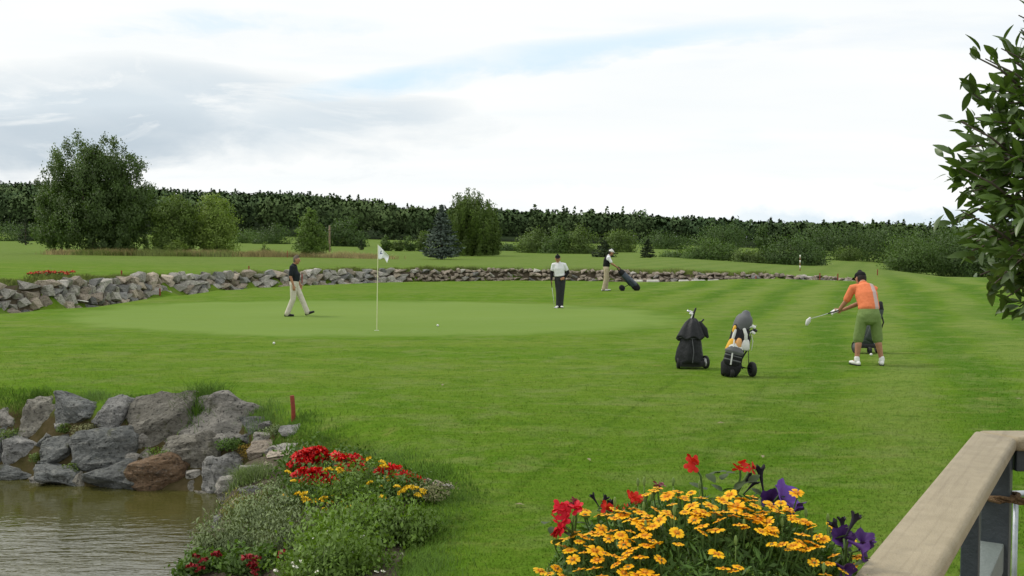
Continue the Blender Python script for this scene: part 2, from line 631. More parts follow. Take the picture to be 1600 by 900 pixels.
def sstep(a, b, v):
    t = np.clip((v - a) / (b - a), 0, 1)
    return t * t * (3 - 2 * t)


FU = np.array([-600, 0, 400, 700, 1000, 1300, 1600, 2200.])
FY = np.array([40, 60, 100, 150, 250, 340, 450, 650, 1000, 1800, 4000.])
FZ = np.array([
    [.9, .85, .55, .58, .45, .10, -.02, .0],
    [1.0, .90, .60, .58, .45, .05, -.05, -.05],
    [1.3, 1.1, .90, .52, .50, -.30, -1.9, -1.9],
    [1.9, 1.7, 1.4, .9, .60, -.8, -3.4, -3.4],
    [3.2, 2.7, 2.4, 2.0, 1.0, -1.0, -3., -3.],
    [7., 6., 4.5, 2.6, 1.6, -.4, -2., -2.],
    [17., 15., 11., 6., 3.4, 1.6, -1., -1.],
    [30., 28., 22., 13., 6., 3.0, .5, .5],
    [20., 20., 14., 8., 3., 2., 1., 1.],
    [-5] * 8, [-30] * 8])


def h_far(x, y):
    yy = np.maximum(y, 40)
    u = np.clip(800 + FPX * x / yy, FU[0], FU[-1])
    iu = np.clip(np.searchsorted(FU, u) - 1, 0, len(FU) - 2)
    iy = np.clip(np.searchsorted(FY, yy) - 1, 0, len(FY) - 2)
    tu = (u - FU[iu]) / (FU[iu + 1] - FU[iu])
    ty = np.clip((yy - FY[iy]) / (FY[iy + 1] - FY[iy]), 0, 1)
    tu = tu * tu * (3 - 2 * tu)
    a = FZ[iy, iu] * (1 - tu) + FZ[iy, iu + 1] * tu
    b = FZ[iy + 1, iu] * (1 - tu) + FZ[iy + 1, iu + 1] * tu
    return a * (1 - ty) + b * ty


def H(x, y):
    x = np.asarray(x, float)
    y = np.asarray(y, float)
    r = np.hypot(x - 1, y - 20)
    und = .035 * np.sin(x * .33 + 1) * np.sin(y * .27 + .6) + .03 * np.sin(x * .17 + y * .21)
    fade = sstep(9, 16, y)
    z = und * fade
    # soft mounds on the right-hand fairway
    z = z + .42 * np.exp(-(((x - 21) / 7) ** 2 + ((y - 40) / 6) ** 2)) + .25 * np.exp(-(((x - 13) / 4) ** 2 + ((y - 52) / 4) ** 2))
    z = z + .16 * np.exp(-(((x - 6) / 7) ** 2 + ((y - 41.) / 3) ** 2)) - .08 * np.exp(-(((x - 5) / 8) ** 2 + ((y - 37) / 2) ** 2))
    # far wall and land beyond
    sd, tp = line_sd(x, y)
    lo = -1.3 - 1.6 * sstep(4, 7, x) * (1 - sstep(15, 18, x))
    front = z - .38 * sstep(lo, lo + .8, sd) * (sd < 1)
    farz = h_far(x, y)
    k = sstep(0, 16, sd)
    back = tp * (1 - k) + farz * k
    s = sstep(-.25, .25, sd)
    zf = front * (1 - s) + back * s
    # beyond the wall's right-hand end the fairway simply runs over its crest
    end = sstep(17.0, 21.5, x) * (y < 400)
    zr = z * (1 - sstep(52, 75, y)) + farz * sstep(52, 75, y)
    zz = zf * (1 - end) + zr * end
    # pond
    pd = poly_sd(POND, x, y)
    near = pd < 4
    wall_side = sstep(11.4, 12.6, y - np.clip(-3.6 - x, -3, 0) * .2)
    up_w = sstep(-.05, 1.05, pd)
    up_b = .48 * sstep(-.05, .32, pd) + .52 * np.clip(pd / 2.1, 0, 1)
    up = up_w * wall_side + up_b * (1 - wall_side)
    bank = WATER_Z * (1 - up)
    bed = WATER_Z - np.clip(-pd * 1.3, 0, .8)
    zz = np.where(near & (y < 20), np.where(pd > 0, zz + bank, bed), zz)
    return zz


def h1(x, y):
    return float(H(np.array([x]), np.array([y]))[0])


def G(px, py, dmax=400):
    """ground point under a photograph pixel"""
    r = ray(px, py)
    d = np.concatenate([np.arange(3, 60, .02), np.arange(60, dmax, .3)])
    z = CAMZ + r[2] * d
    hit = np.nonzero(z <= H(r[0] * d, d))[0]
    dd = d[hit[0]] if len(hit) else dmax
    return np.array((r[0] * dd, dd, h1(r[0] * dd, dd)))


def axis(parts):
    out = []
    for a, b, s in parts:
        out.append(np.arange(a, b, s))
    return np.concatenate(out)


def geo(a, b, n):
    return np.geomspace(a, b, n)


gx = np.concatenate([-geo(60, 4000, 26)[::-1], np.arange(-59, -9, 1.0), np.arange(-9, 3, .13), np.arange(3, 60, 1.0), geo(60, 4000, 26)])
gy = np.concatenate([-geo(2, 3000, 16)[::-1], np.arange(-1, 4, .5), np.arange(4, 15.6, .13), np.arange(15.6, 70, .5), np.arange(70, 300, 5.), geo(300, 5000, 34)])
GX, GY = np.meshgrid(gx, gy)
GZ = H(GX, GY)
nx, ny = len(gx), len(gy)
idx = np.arange(nx * ny).reshape(ny, nx)
q = np.stack([idx[:-1, :-1], idx[:-1, 1:], idx[1:, 1:], idx[1:, :-1]], -1).reshape(-1, 4)
T = np.concatenate([q[:, [0, 1, 2]], q[:, [0, 2, 3]]])
me = tri_mesh('lawn', np.stack([GX, GY, GZ], -1).reshape(-1, 3), T, M_LAWN)
tag(link('lawn', me), kind='structure', label='mown green fairway lawn rolling out to the wooded hill')


def closed_curve(P, n=120):
    P = np.array(P, float)
    m = len(P)
    out = []
    for i in range(m):
        p0, p1, p2, p3 = P[i - 1], P[i], P[(i + 1) % m], P[(i + 2) % m]
        for k in range(n // m):
            t = k / (n // m)
            out.append(.5 * ((2 * p1) + (-p0 + p2) * t + (2 * p0 - 5 * p1 + 4 * p2 - p3) * t * t + (-p0 + 3 * p1 - 3 * p2 + p3) * t ** 3))
    return np.array(out)


def sheet(name, outline, mat, lift, rings=14):
    c = outline.mean(0)
    V, F = [c], []
    n = len(outline)
    for k in range(1, rings + 1):
        V += list(c + (outline - c) * k / rings)
    V = np.array(V)
    Z = H(V[:, 0], V[:, 1]) + lift
    Z[-n:] -= lift + .02
    for j in range(n):
        F.append((0, 1 + j, 1 + (j + 1) % n))
    for k in range(rings - 1):
        for j in range(n):
            a = 1 + k * n + j
            b = 1 + k * n + (j + 1) % n
            F.append((a, a + n, b + n, b))
    me = mesh(name, np.column_stack([V, Z]), F, mat)
    at = me.attributes.new('tint', 'FLOAT', 'POINT')
    at.data.foreach_set('value', np.concatenate([[0], np.repeat(np.arange(1, rings + 1) / rings, n)]).astype(np.float32))
    return link(name, me)


gp = [(52, 500), (110, 484), (220, 474), (420, 469), (620, 469), (820, 473), (980, 480), (1090, 494), (1095, 508), (1010, 521), (850, 527),
      (640, 530), (420, 529), (230, 521), (110, 513)]
gpts = np.array([G(*p)[:2] for p in gp])
gcurve = closed_curve(gpts, 150)
tag(sheet('putting_green', gcurve, M_GREEN, .012, 26), kind='structure', label='pale close-mown putting green round the flagstick')

# ------------------------------------------------------------------ water
def water_mat(name, base, rip, sc, rough=.04):
    m = bpy.data.materials.new(name)
    m.use_nodes = True
    t = NT(m.node_tree)
    bs = t.n['Principled BSDF']
    g = t.node('ShaderNodeNewGeometry')
    pos = g.outputs['Position']
    c = t.mix(t.ramp(t.noise(pos, .6, 4), .3, .7), base, tuple(b * 1.5 for b in base))
    t.set(bs.inputs['Base Color'], c)
    bs.inputs['Roughness'].default_value = rough
    bs.inputs['IOR'].default_value = 1.6
    bs.inputs['Specular IOR Level'].default_value = .85
    n1 = t.noise(t.map(pos, rot=(0, 0, R(-16)), scale=(2.0 * sc, 9 * sc, 1)), 1.0, 3, .5, .6)
    n2 = t.noise(t.map(pos, rot=(0, 0, R(12)), scale=(7 * sc, 22 * sc, 1)), 1.0, 2, .5, .3)
    calm = t.ramp(t.noise(t.map(pos, scale=(.35, .5, 1)), 1.0, 3), .25, .6)
    sp = t.node('ShaderNodeSeparateXYZ')
    t.l.new(pos, sp.inputs[0])
    b = t.node('ShaderNodeBump')
    b.inputs['Strength'].default_value = rip
    b.inputs['Distance'].default_value = .05
    h = t.math('MULTIPLY', t.math('ADD', n1, t.math('MULTIPLY', n2, .35)), t.math('ADD', .35, calm))
    # ripples die out in the lee of the wall
    h = t.math('MULTIPLY', h, t.math('ADD', .18, t.ramp(sp.outputs[1], 11.6, 9.6)))
    t.set(b.inputs['Height'], h)
    t.l.new(b.outputs[0], bs.inputs['Normal'])
    return m


M_WATER = water_mat('pond_water', (.052, .050, .012), .34, 1.0)
wo = np.array([(-2.0, .3), (-2.0, 6), (-2.5, 9), (-2.9, 10.5), (-3.2, 12.6), (-5, 13.1), (-9, 14.3), (-17.5, 15), (-17.5, .3)])
V = [(x, y, WATER_Z) for x, y in wo]
tag(link('pond', mesh('pond', V, [tuple(range(len(V)))[::-1]], M_WATER)), kind='structure', label='murky brown-green pond reflecting the sky')
M_STREAM = water_mat('stream_water', (.05, .05, .03), .1, .6, .12)
sx = np.linspace(5.2, 16.2, 24)
wy = np.interp(sx, WALL[:, 0], WALL[:, 1])
V = [(x, y - 2.6, -.04) for x, y in zip(sx, wy)] + [(x, y + .1, -.04) for x, y in zip(sx, wy)]
n = len(sx)
tag(link('stream', mesh('stream', V, [(i, i + 1, n + i + 1, n + i) for i in range(n - 1)], M_STREAM)), kind='structure')

# pale slabs added to stand in for white strips along the stream
M_SLAB = pmat('pale_slab', (.55, .53, .47), .8, (.66, .64, .58), 3, .4, 20, rnd=.15)
kx = (995 - 800) / FPX * 54.6
kb = thing('added_slabs', 'broken line of pale slabs added for the white strips at the water edge right of the navy golf bag', 'kerb', (kx, 54.6, 0))
for px0, px1 in ((985, 1004), (1010, 1030), (1060, 1076), (1080, 1102), (1106, 1124), (1128, 1146), (1150, 1168), (1172, 1188), (1196, 1216)):
    xa, xb = (px0 - 800) / FPX * 54.4, (px1 - 800) / FPX * 54.4
    m = MB()
    m.box(((xa + xb) / 2 - kx, -.25 - .02 * (px0 % 7), .02), (xb - xa - .04, .38, .16), Matrix.Rotation(.03 * (px0 % 5 - 2), 3, 'Z'))
    m.build('added_slab', M_SLAB, kb, smooth=False, bevel=.03)

# ------------------------------------------------------------------ rocks
def rock_mesh(name, seed, mat, sub=2, rough=.10, npts=16, flat=.0):
    r = random.Random(seed)
    bm = bmesh.new()
    for i in range(npts):
        v = Vector((r.uniform(-1, 1), r.uniform(-1, 1), r.uniform(-1, 1)))
        m = max(abs(v.x), abs(v.y), abs(v.z))
        v = v / m * .5
        v.x *= r.uniform(.82, 1.0)
        v.y *= r.uniform(.82, 1.0)
        v.z *= r.uniform(.82, 1.0)
        bm.verts.new(v)
    bmesh.ops.convex_hull(bm, input=list(bm.verts))
    for v in [v for v in bm.verts if not v.link_faces]:
        bm.verts.remove(v)
    bmesh.ops.bevel(bm, geom=list(bm.edges) + list(bm.verts), offset=.05, segments=1, affect='EDGES', clamp_overlap=True)
    bmesh.ops.triangulate(bm, faces=list(bm.faces))
    for k in range(sub):
        le = [e for e in bm.edges if e.calc_length() > .16 / (k * .6 + 1)]
        bmesh.ops.subdivide_edges(bm, edges=le, cuts=1, use_grid_fill=True)
        bmesh.ops.triangulate(bm, faces=list(bm.faces))
    off = Vector((seed * 1.7, seed * .3, 0))
    bm.normal_update()
    for v in bm.verts:
        n = mnoise.fractal(v.co * 2.6 + off, .8, 2.2, 4)
        n2 = mnoise.noise(Vector((v.co.x * 3, v.co.y * 3, v.co.z * 11)) + off)
        v.co += v.normal * (n * rough + n2 * rough * .35)
    me = bpy.data.meshes.new(name)
    bm.to_mesh(me)
    bm.free()
    me.materials.append(mat)
    return me


# near retaining wall: every boulder where the photograph has it (pixel box, kind)
NEAR = [(-60, 622, 2, 690, 'grey'), (-4, 622, 37, 680, 'light'), (38, 627, 92, 690, 'brown'), (86, 624, 155, 680, 'dark'), (150, 630, 200, 680, 'grey'),
        (196, 626, 300, 718, 'brown'), (272, 630, 424, 714, 'light'), (0, 693, 68, 752, 'grey'), (66, 692, 128, 745, 'dark'),
        (112, 679, 216, 748, 'dark'), (213, 724, 315, 780, 'red'), (298, 690, 348, 756, 'brown'), (320, 712, 376, 786, 'grey'),
        (128, 733, 222, 780, 'dark'), (52, 735, 130, 780, 'dark'), (-70, 690, 4, 752, 'dark'), (248, 692, 334, 738, 'brown'),
        (-30, 738, 56, 775, 'dark')]
M_SOIL = pmat('mulch_soil', (.055, .042, .028), .95, (.12, .10, .075), 25, 1.0, 45, spec=.1)
wc = G(200, 700)
nw = thing('boulder_wall', 'low retaining wall of big grey and brown boulders along the pond edge', 'wall', tuple(wc))
for i, (x0, y0, x1, y1, kd) in enumerate(NEAR):
    p = G((x0 + x1) / 2, (y0 + y1) / 2)
    s = p[1] / FPX
    w, h = (x1 - x0) * s * 1.20, (y1 - y0) * s * 1.24
    o = link('boulder', rock_mesh('boulder', 11 + i, M_ROCK[kd], 3, .075, 15), nw)
    dp = min(max(w, h), .95) * .9
    o.scale = (w, dp, h)
    o.location = (p[0] - wc[0], p[1] - wc[1] + dp * .26, p[2] - wc[2] + .02)
    o.rotation_euler = (R(random.uniform(-24, -8)), R(random.uniform(-9, 9)), R(random.uniform(-10, 10)))
# smaller stones wedged in the joints
joint_mesh = [rock_mesh('wedge_stone', 60 + k, M_ROCK[kd], 1, .08, 12) for k, kd in enumerate(('brown', 'grey', 'dark', 'light'))]
for px, py, w in [(36, 690, 20), (140, 690, 26), (100, 690, 22), (205, 720, 24), (240, 728, 26), (300, 745, 20), (130, 752, 26), (225, 690, 20),
                  (330, 706, 30), (355, 705, 26), (60, 758, 26), (20, 688, 26), (170, 684, 22), (345, 690, 30), (385, 690, 26), (8, 752, 30), (318, 772, 20), (-20, 700, 30), (45, 660, 24), (92, 668, 22), (155, 668, 20), (30, 672, 22), (70, 690, 26), (240, 715, 30), (275, 715, 30), (310, 710, 34), (228, 735, 22), (215, 755, 20), (305, 760, 24), (340, 715, 30), (395, 665, 34), (420, 672, 30), (300, 720, 26), (150, 700, 20), (0, 680, 22)]:
    p = G(px, py)
    s = p[1] / FPX * w * 1.2
    o = link('wedge_stone', random.choice(joint_mesh), nw, (p[0] - wc[0], p[1] - wc[1] + s * .2, p[2] - wc[2]))
    o.scale = (s * 1.2, s, s * .8)
    o.rotation_euler = (random.uniform(-.4, .4), random.uniform(-.4, .4), random.uniform(0, 3))

# stones edging the flower bed and its shore
ec = G(420, 730)
edge = thing('bed_edging', 'row of small pale stones edging the flower bed above the water', 'stone edging', tuple(ec))
EDGE = [(385, 690, 445, 722, 'tan'), (420, 693, 475, 712, 'light'), (418, 706, 462, 728, 'tan'), (338, 742, 402, 790, 'light'), (372, 758, 425, 790, 'grey'),
        (402, 720, 432, 770, 'tan'), (346, 776, 386, 816, 'tan'), (328, 806, 352, 850, 'grey'), (372, 724, 420, 752, 'light'),
        (372, 788, 402, 806, 'light'), (436, 664, 480, 690, 'grey'), (396, 676, 436, 698, 'light'), (660, 750, 700, 772, 'tan'), (640, 744, 668, 760, 'light'),
        (688, 758, 708, 774, 'light'), (306, 850, 336, 880, 'grey'), (288, 885, 330, 915, 'grey')]
for i, (x0, y0, x1, y1, kd) in enumerate(EDGE):
    p = G((x0 + x1) / 2, (y0 + y1) / 2)
    s = p[1] / FPX
    w, h = (x1 - x0) * s * 1.1, max((y1 - y0) * s * 1.0, .1)
    o = link('stone', rock_mesh('stone', 90 + i, M_ROCK[kd], 2, .08), edge)
    o.scale = (w, max(w, h) * .8, h)
    o.location = (p[0] - ec[0], p[1] - ec[1] + .06, p[2] - ec[2] - .01)
    o.rotation_euler = (R(random.uniform(-10, 10)), R(random.uniform(-8, 8)), R(random.uniform(-25, 25)))

# far dry-stone bank: about three uneven courses
fw = thing('stone_bank', 'long curving bank of rough pale stones beyond the putting green', 'wall', (0, 50, 0))
FM = {k: [rock_mesh('stone', 200 + i, M_ROCK[k], 1, .09, 12) for i in range(4)] for k in ('light', 'grey', 'tan', 'brown')}
seg = np.diff(WALL, axis=0)
L = np.concatenate([[0], np.cumsum(np.hypot(seg[:, 0], seg[:, 1]))])
far_stones = []
row = 0
for zrow, back in ((-.08, -.16), (.14, -.06), (.36, .04), (.58, .14)):
    s = 3.0 + row * .2
    while s < L[-1] - 2.6:
        i = min(np.searchsorted(L, s) - 1, len(seg) - 1)
        t = (s - L[i]) / (L[i + 1] - L[i])
        p = WALL[i] + seg[i] * t
        top = WTOP[i] + (WTOP[i + 1] - WTOP[i]) * t
        e = seg[i] / np.hypot(*seg[i])
        big = 1.0 if p[0] < -6 else .58
        w = random.uniform(.46, .98) * big
        h = random.uniform(.28, .46) * (1.1 if p[0] < -6 else .66)
        zc = -.20 + zrow * (top + .30) / .75 + random.uniform(-.05, .05)
        if zc < top + .02 and random.random() > .05:
            far_stones.append((p[0] - e[1] * back, p[1] + e[0] * back, zc + h * .25, w, h, math.atan2(e[1], e[0])))
        s += w * random.uniform(.62, .86)
    row += 1
# soil behind the stones
sv = []
for i in range(len(WALL)):
    e = seg[min(i, len(seg) - 1)] / np.hypot(*seg[min(i, len(seg) - 1)])
    nrm = np.array((-e[1], e[0]))
    a, b = WALL[i] - nrm * .24, WALL[i] + nrm * .16
    sv += [(a[0], a[1] - 50, -.42), (b[0], b[1] - 50, max(WTOP[i] - .02, -.3))]
nwv = len(WALL)
M_BANKSOIL = pmat('bank_soil', (.060, .050, .036), .95, (.12, .095, .065), 3, .8, 12, spec=.1)
link('soil', mesh('soil', sv, [(2 * i, 2 * i + 2, 2 * i + 3, 2 * i + 1) for i in range(nwv - 3)], M_BANKSOIL), fw)
far_stones.sort(key=lambda q: -q[3] * q[4] / q[1])
extra = MB()
for k, (x, y, z, w, h, an) in enumerate(far_stones):
    kd = random.choice(['light', 'light', 'light', 'tan', 'tan', 'grey'])
    me = random.choice(FM[kd])
    M = Matrix.Translation((x, y - 50, z)) @ Matrix.Rotation(an + random.uniform(-.3, .3), 4, 'Z') @ Matrix.Rotation(random.uniform(-.3, .3), 4, 'Y') @ \
        Matrix.Rotation(random.uniform(-.35, .1), 4, 'X') @ Matrix.Diagonal((w, random.uniform(.4, .6), h, 1))
    if k < 300:
        o = link('stone', me, fw)
        o.matrix_local = M
    else:
        extra.add([M @ v.co for v in me.vertices], [tuple(p.vertices) for p in me.polygons])
if extra.V:
    tag(extra.build('small_stones', M_ROCK['tan'], fw, smooth=False), kind='stuff')
print('far stones', len(far_stones))


# ------------------------------------------------------------------ foliage generators
def leaves(C, L, Wd, out=None, outmix=.6, dirbias=None, tint=None, seed=0):
    """rhombic leaf (two triangles) at each centre. returns V,T,N,tint"""
    r = np.random.default_rng(seed)
    n = len(C)
    d = unit(r.normal(size=(n, 3)))
    if dirbias is not None:
        d = unit(d + dirbias)
    s = unit(np.cross(d, r.normal(size=(n, 3))))
    nm = unit(np.cross(d, s))
    L = np.broadcast_to(L, n)[:, None] * r.uniform(.7, 1.3, (n, 1))
    Wd = np.broadcast_to(Wd, n)[:, None] * r.uniform(.7, 1.3, (n, 1))
    if out is None:
        out = np.zeros((n, 3))
        out[:, 2] = 1
    flip = np.where((nm * out).sum(1, keepdims=True) < 0, -1.0, 1.0)      # outward side is the front side
    s, nm = s * flip, nm * flip
    V = np.stack([C - d * L / 2, C - s * Wd / 2 + nm * Wd * .12, C + d * L / 2, C + s * Wd / 2 + nm * Wd * .12], 1).reshape(-1, 3)
    b = np.arange(n)[:, None] * 4
    T = np.concatenate([b + [0, 1, 2], b + [0, 2, 3]])
    N = unit(nm * (1 - outmix) + unit(out) * outmix)
    N = np.repeat(N, 4, 0)
    if tint is None:
        tint = r.uniform(0, 1, n)
    return V, T, N, np.repeat(tint, 4)


def merge(lst):
    V, T, N, t = [], [], [], []
    o = 0
    for a in lst:
        V.append(a[0])
        T.append(a[1] + o)
        N.append(a[2])
        t.append(a[3])
        o += len(a[0])
    return np.concatenate(V), np.concatenate(T), np.concatenate(N), np.concatenate(t)


def crown(lobes, n_clump, per, leaf, seed=0, shell=.55, csize=.16, bottom=0.0, droop=0.0, aspect=.55, up=0.0):
    """lobes: list of (cx,cy,cz,rx,ry,rz); clumps sit mostly near each lobe's surface"""
    r = np.random.default_rng(seed)
    vol = np.array([l[3] * l[4] * l[5] for l in lobes]) ** (2 / 3)
    pick = r.choice(len(lobes), n_clump, p=vol / vol.sum())
    A = np.array(lobes)[pick]
    d = unit(r.normal(size=(n_clump, 3)))
    rad = shell + (1 - shell) * r.uniform(0, 1, n_clump) ** .6
    inner = r.uniform(size=n_clump) < .18
    rad = np.where(inner, r.uniform(.1, shell, n_clump), rad)
    rad *= 1 + .10 * r.normal(size=n_clump)
    cc = A[:, :3] + d * A[:, 3:] * rad[:, None]
    cc[:, 2] = np.maximum(cc[:, 2], bottom + .05)
    ctint = r.uniform(0, 1, n_clump)
    mean = A[:, 3:].mean(1)
    k = np.repeat(np.arange(n_clump), per)
    off = r.normal(size=(len(k), 3)) * (mean[k] * csize)[:, None]
    off[:, 2] *= .8
    if droop:
        dz = r.uniform(0, 1, len(k))
        off[:, 0] *= .45
        off[:, 1] *= .45
        off[:, 2] = -dz * droop
    if up:
        dz = r.uniform(0, 1, len(k))
        off[:, 0] *= .6
        off[:, 1] *= .6
        off[:, 2] += dz * up
    C = cc[k] + off
    C[:, 2] = np.maximum(C[:, 2], bottom + r.uniform(0, .15, len(k)))
    out = unit(C - A[k, :3]) + unit(off) * .7 + np.array((0, 0, .35))
    tint = np.clip(ctint[k] * .6 + r.uniform(0, .4, len(k)), 0, 1)
    bias = None
    if droop:
        bias = np.tile(np.array((0, 0, -1.6)), (len(k), 1))
    if up:
        bias = np.tile(np.array((0, 0, 1.0)), (len(k), 1))
    return leaves(C, leaf, leaf * aspect, out, .62, bias, tint, seed + 1), cc


def trunk(base_r, h, targets, seed, stems=1, spread=.0, lean=0):
    r = random.Random(seed)
    m = MB()
    for s in range(stems):
        a = 2 * math.pi * s / max(stems, 1) + r.random()
        bx, by = (math.cos(a) * spread * .3, math.sin(a) * spread * .3) if stems > 1 else (0, 0)
        tx, ty = (math.cos(a) * spread, math.sin(a) * spread) if stems > 1 else (r.uniform(-.2, .2), r.uniform(-.2, .2))
        pts = [(bx, by, -.2), (bx + (tx - bx) * .3, by + (ty - by) * .3, h * .33), (bx + (tx - bx) * .7, by + (ty - by) * .7, h * .66), (tx, ty, h)]
        rr = base_r / math.sqrt(stems)
        m.loft(pts, [rr, rr * .75, rr * .5, rr * .2], n=8)
        for t in r.sample(list(map(tuple, targets)), min(6, len(targets))):
            k = r.uniform(.25, .6)
            q = np.array(pts[1]) * (1 - k) + np.array(pts[2]) * k
            t = np.array(t)
            mid = (q + t) / 2 + np.array((0, 0, -.1 * h))
            m.loft([q, mid * .6 + q * .4 + np.array((0, 0, .02)), t], [rr * .4, rr * .25, rr * .06], n=6)
    return m


def tree(name, label, cat, px, py, d, lobes_px, mat, n_clump, per, leaf, seed, trunk_r=.16, trunk_h=None, group=None, stems=1, spread=.5, **kw):
    """px,py base pixel (py None: on the terrain); lobes in pixels relative to base: (dx, up, rx, rz)"""
    x = (px - 800) / FPX * d
    base = np.array((x, d, h1(x, d)))
    s = d / FPX
    if py is not None:
        # lift lobes so that the crown reaches the pixel row the photograph shows
        zz = W(px, py, d)[2] - base[2]
    else:
        zz = 0
    lobes = [(a * s, random.uniform(-.2, .2) * rx * s, u * s + zz, rx * s, rx * s * .9, rz * s) for a, u, rx, rz in lobes_px]
    t = thing(name, label, cat, tuple(base), group=group)
    top = max(l[2] + l[5] for l in lobes)
    (V, T, N, ti), cc = crown(lobes, n_clump, per, leaf, seed, **kw)
    link('crown', tri_mesh('crown', V, T, mat, N, ti), t)
    inner = cc[cc[:, 2] > top * .3] if (cc[:, 2] > top * .3).sum() > 6 else cc
    trunk(trunk_r, trunk_h or top * .75, inner * .85, seed, stems, spread).build('trunk', M_BARK, t)
    return t


def spruce(name, label, px, py, d, hpx, wpx, mat, seed, leaf=.16, n=16, per=26, branches=11, group=None):
    x = (px - 800) / FPX * d
    base = np.array((x, d, h1(x, d)))
    s = d / FPX
    zz = W(px, py, d)[2] - base[2] if py is not None else 0
    Ht, Wd = hpx * s + zz, wpx * s / 2
    r = np.random.default_rng(seed)
    t = thing(name, label, 'tree', tuple(base), group=group)
    C, B, O = [], [], []
    lv = n
    tm = MB()
    tm.loft([(0, 0, -.1), (0, 0, Ht * .5), (0, 0, Ht * .97)], [.03 * Ht, .018 * Ht, .004 * Ht], n=7)
    for i in range(lv):
        f = i / lv
        z = Ht * (.09 + .89 * f)
        rr = Wd * min(1, .72 + 2.2 * f) * (1 - f) ** .85 * r.uniform(.85, 1.1) + .03
        nb = max(4, int(branches * (1 - f * .6)))
        for b in range(nb):
            a = 2 * math.pi * (b + r.uniform(-.3, .3)) / nb + i * .7
            ln = rr * r.uniform(.78, 1.12)
            tt = r.uniform(0, 1, per) ** .7
            dv = np.array((math.cos(a), math.sin(a), 0))
            sd = np.array((-math.sin(a), math.cos(a), 0))
            p = dv * (tt * ln)[:, None] + sd * (r.normal(size=per) * .16 * ln * (1.1 - tt))[:, None]
            p[:, 2] += z + r.uniform(-.5, .5) * Ht / lv * 1.6 - tt * ln * .26 + .10 * ln * tt ** 3 * 2 + r.normal(size=per) * .03 * Ht / lv * 4
            C.append(p)
            B.append(np.tile(dv * 1.2 + np.array((0, 0, -.2)), (per, 1)))
            O.append(np.tile(dv * .8 + np.array((0, 0, .7)), (per, 1)))
    C, B, O = map(np.concatenate, (C, B, O))
    C[:, 2] = np.maximum(C[:, 2], .04)
    V, T, N, ti = leaves(C, leaf, leaf * .35, O, .55, B, None, seed)
    link('crown', tri_mesh('crown', V, T, mat, N, ti), t)
    tm.build('trunk', M_BARK, t)
    return t


# ------------------------------------------------------------------ trees beyond the stone bank
tree('broad_tree', 'tallest broad dark-leaved tree on the left, crown rising above the hill', 'tree', 150, 398, 95,
     [(-22, 122, 48, 56), (28, 124, 46, 54), (0, 100, 66, 60), (-46, 92, 42, 48), (52, 92, 40, 52), (10, 52, 72, 52), (-58, 58, 40, 50), (62, 52, 38, 50), (-52, 26, 26, 26), (30, 20, 52, 24)],
     M_TREE_DARK, 900, 85, .21, 21, trunk_r=.42, shell=.5, csize=.12, bottom=.1, up=.45, stems=3, spread=1.6)
tree('light_leafed_tree', 'lighter green tree touching the right side of the tallest dark tree', 'tree', 273, 400, 94,
     [(2, 50, 33, 42), (0, 20, 32, 24), (8, 70, 22, 24)], M_TREE_MID, 240, 75, .19, 22, trunk_r=.16, csize=.15, bottom=.05)
tree('light_leafed_tree', 'pale green upright tree, right-hand one of the left tree group', 'tree', 338, 400, 95,
     [(0, 58, 30, 36), (2, 26, 32, 28), (-12, 40, 22, 30)], M_TREE_LIGHT, 240, 75, .19, 23, trunk_r=.16, csize=.15, bottom=.05)
tree('small_bush', 'small bright bush in front of the left tree group', 'bush', 277, 405, 92, [(0, 14, 14, 15)], M_TREE_LIGHT, 46, 40, .2, 24, trunk_r=.05, csize=.2)
spruce('spruce_tree', 'small dark spruce standing alone at the far left', 41, 379, 150, 44, 26, M_SPRUCE, 25, .32, 12, 18, 9)
tree('cone_shaped_tree', 'bright green cone-shaped tree behind the walking man', 'tree', 487, 402, 95,
     [(0, 14, 24, 16), (0, 32, 22, 20), (-2, 50, 16, 18), (0, 66, 8, 12)], M_THUJA, 220, 70, .17, 26, trunk_r=.14, csize=.16, bottom=.05)
spruce('blue_spruce', 'blue-grey spruce right of the flag with tiers of drooping branches', 690, 406, 93, 87, 72, M_SPRUCE_BLUE, 27, .27, 22, 42, 14)
tree('weeping_tree', 'tall weeping tree with hanging foliage behind the blue-grey spruce', 'tree', 738, 403, 112,
     [(0, 74, 36, 34), (10, 50, 34, 44), (-16, 50, 28, 40), (26, 34, 20, 34), (-6, 92, 24, 18), (2, 24, 36, 24)], M_WILLOW, 460, 85, .20, 28, trunk_r=.22, csize=.14, droop=1.9, bottom=.15)
spruce('small_conifer', 'small dark conifer on the fairway right of the man with the white cap', 1012, 409, 105, 36, 32, M_SPRUCE, 29, .24, 13, 26, 9)
spruce('small_conifer', 'tiny dark conifer between the cone-shaped tree and the flag', 565, 391, 140, 18, 12, M_SPRUCE, 30, .22, 9, 12, 7)
spruce('low_conifer', 'low dark conifer just left of the man with the white cap', 944, 408, 108, 34, 46, M_SPRUCE, 31, .26, 12, 28, 10)
tree('pale_shrub', 'thin pale shrub in the straw grass left of the cone-shaped tree', 'bush', 415, 397, 96, [(0, 8, 9, 9)], M_TREE_MID, 16, 24, .16, 32, trunk_r=.04)

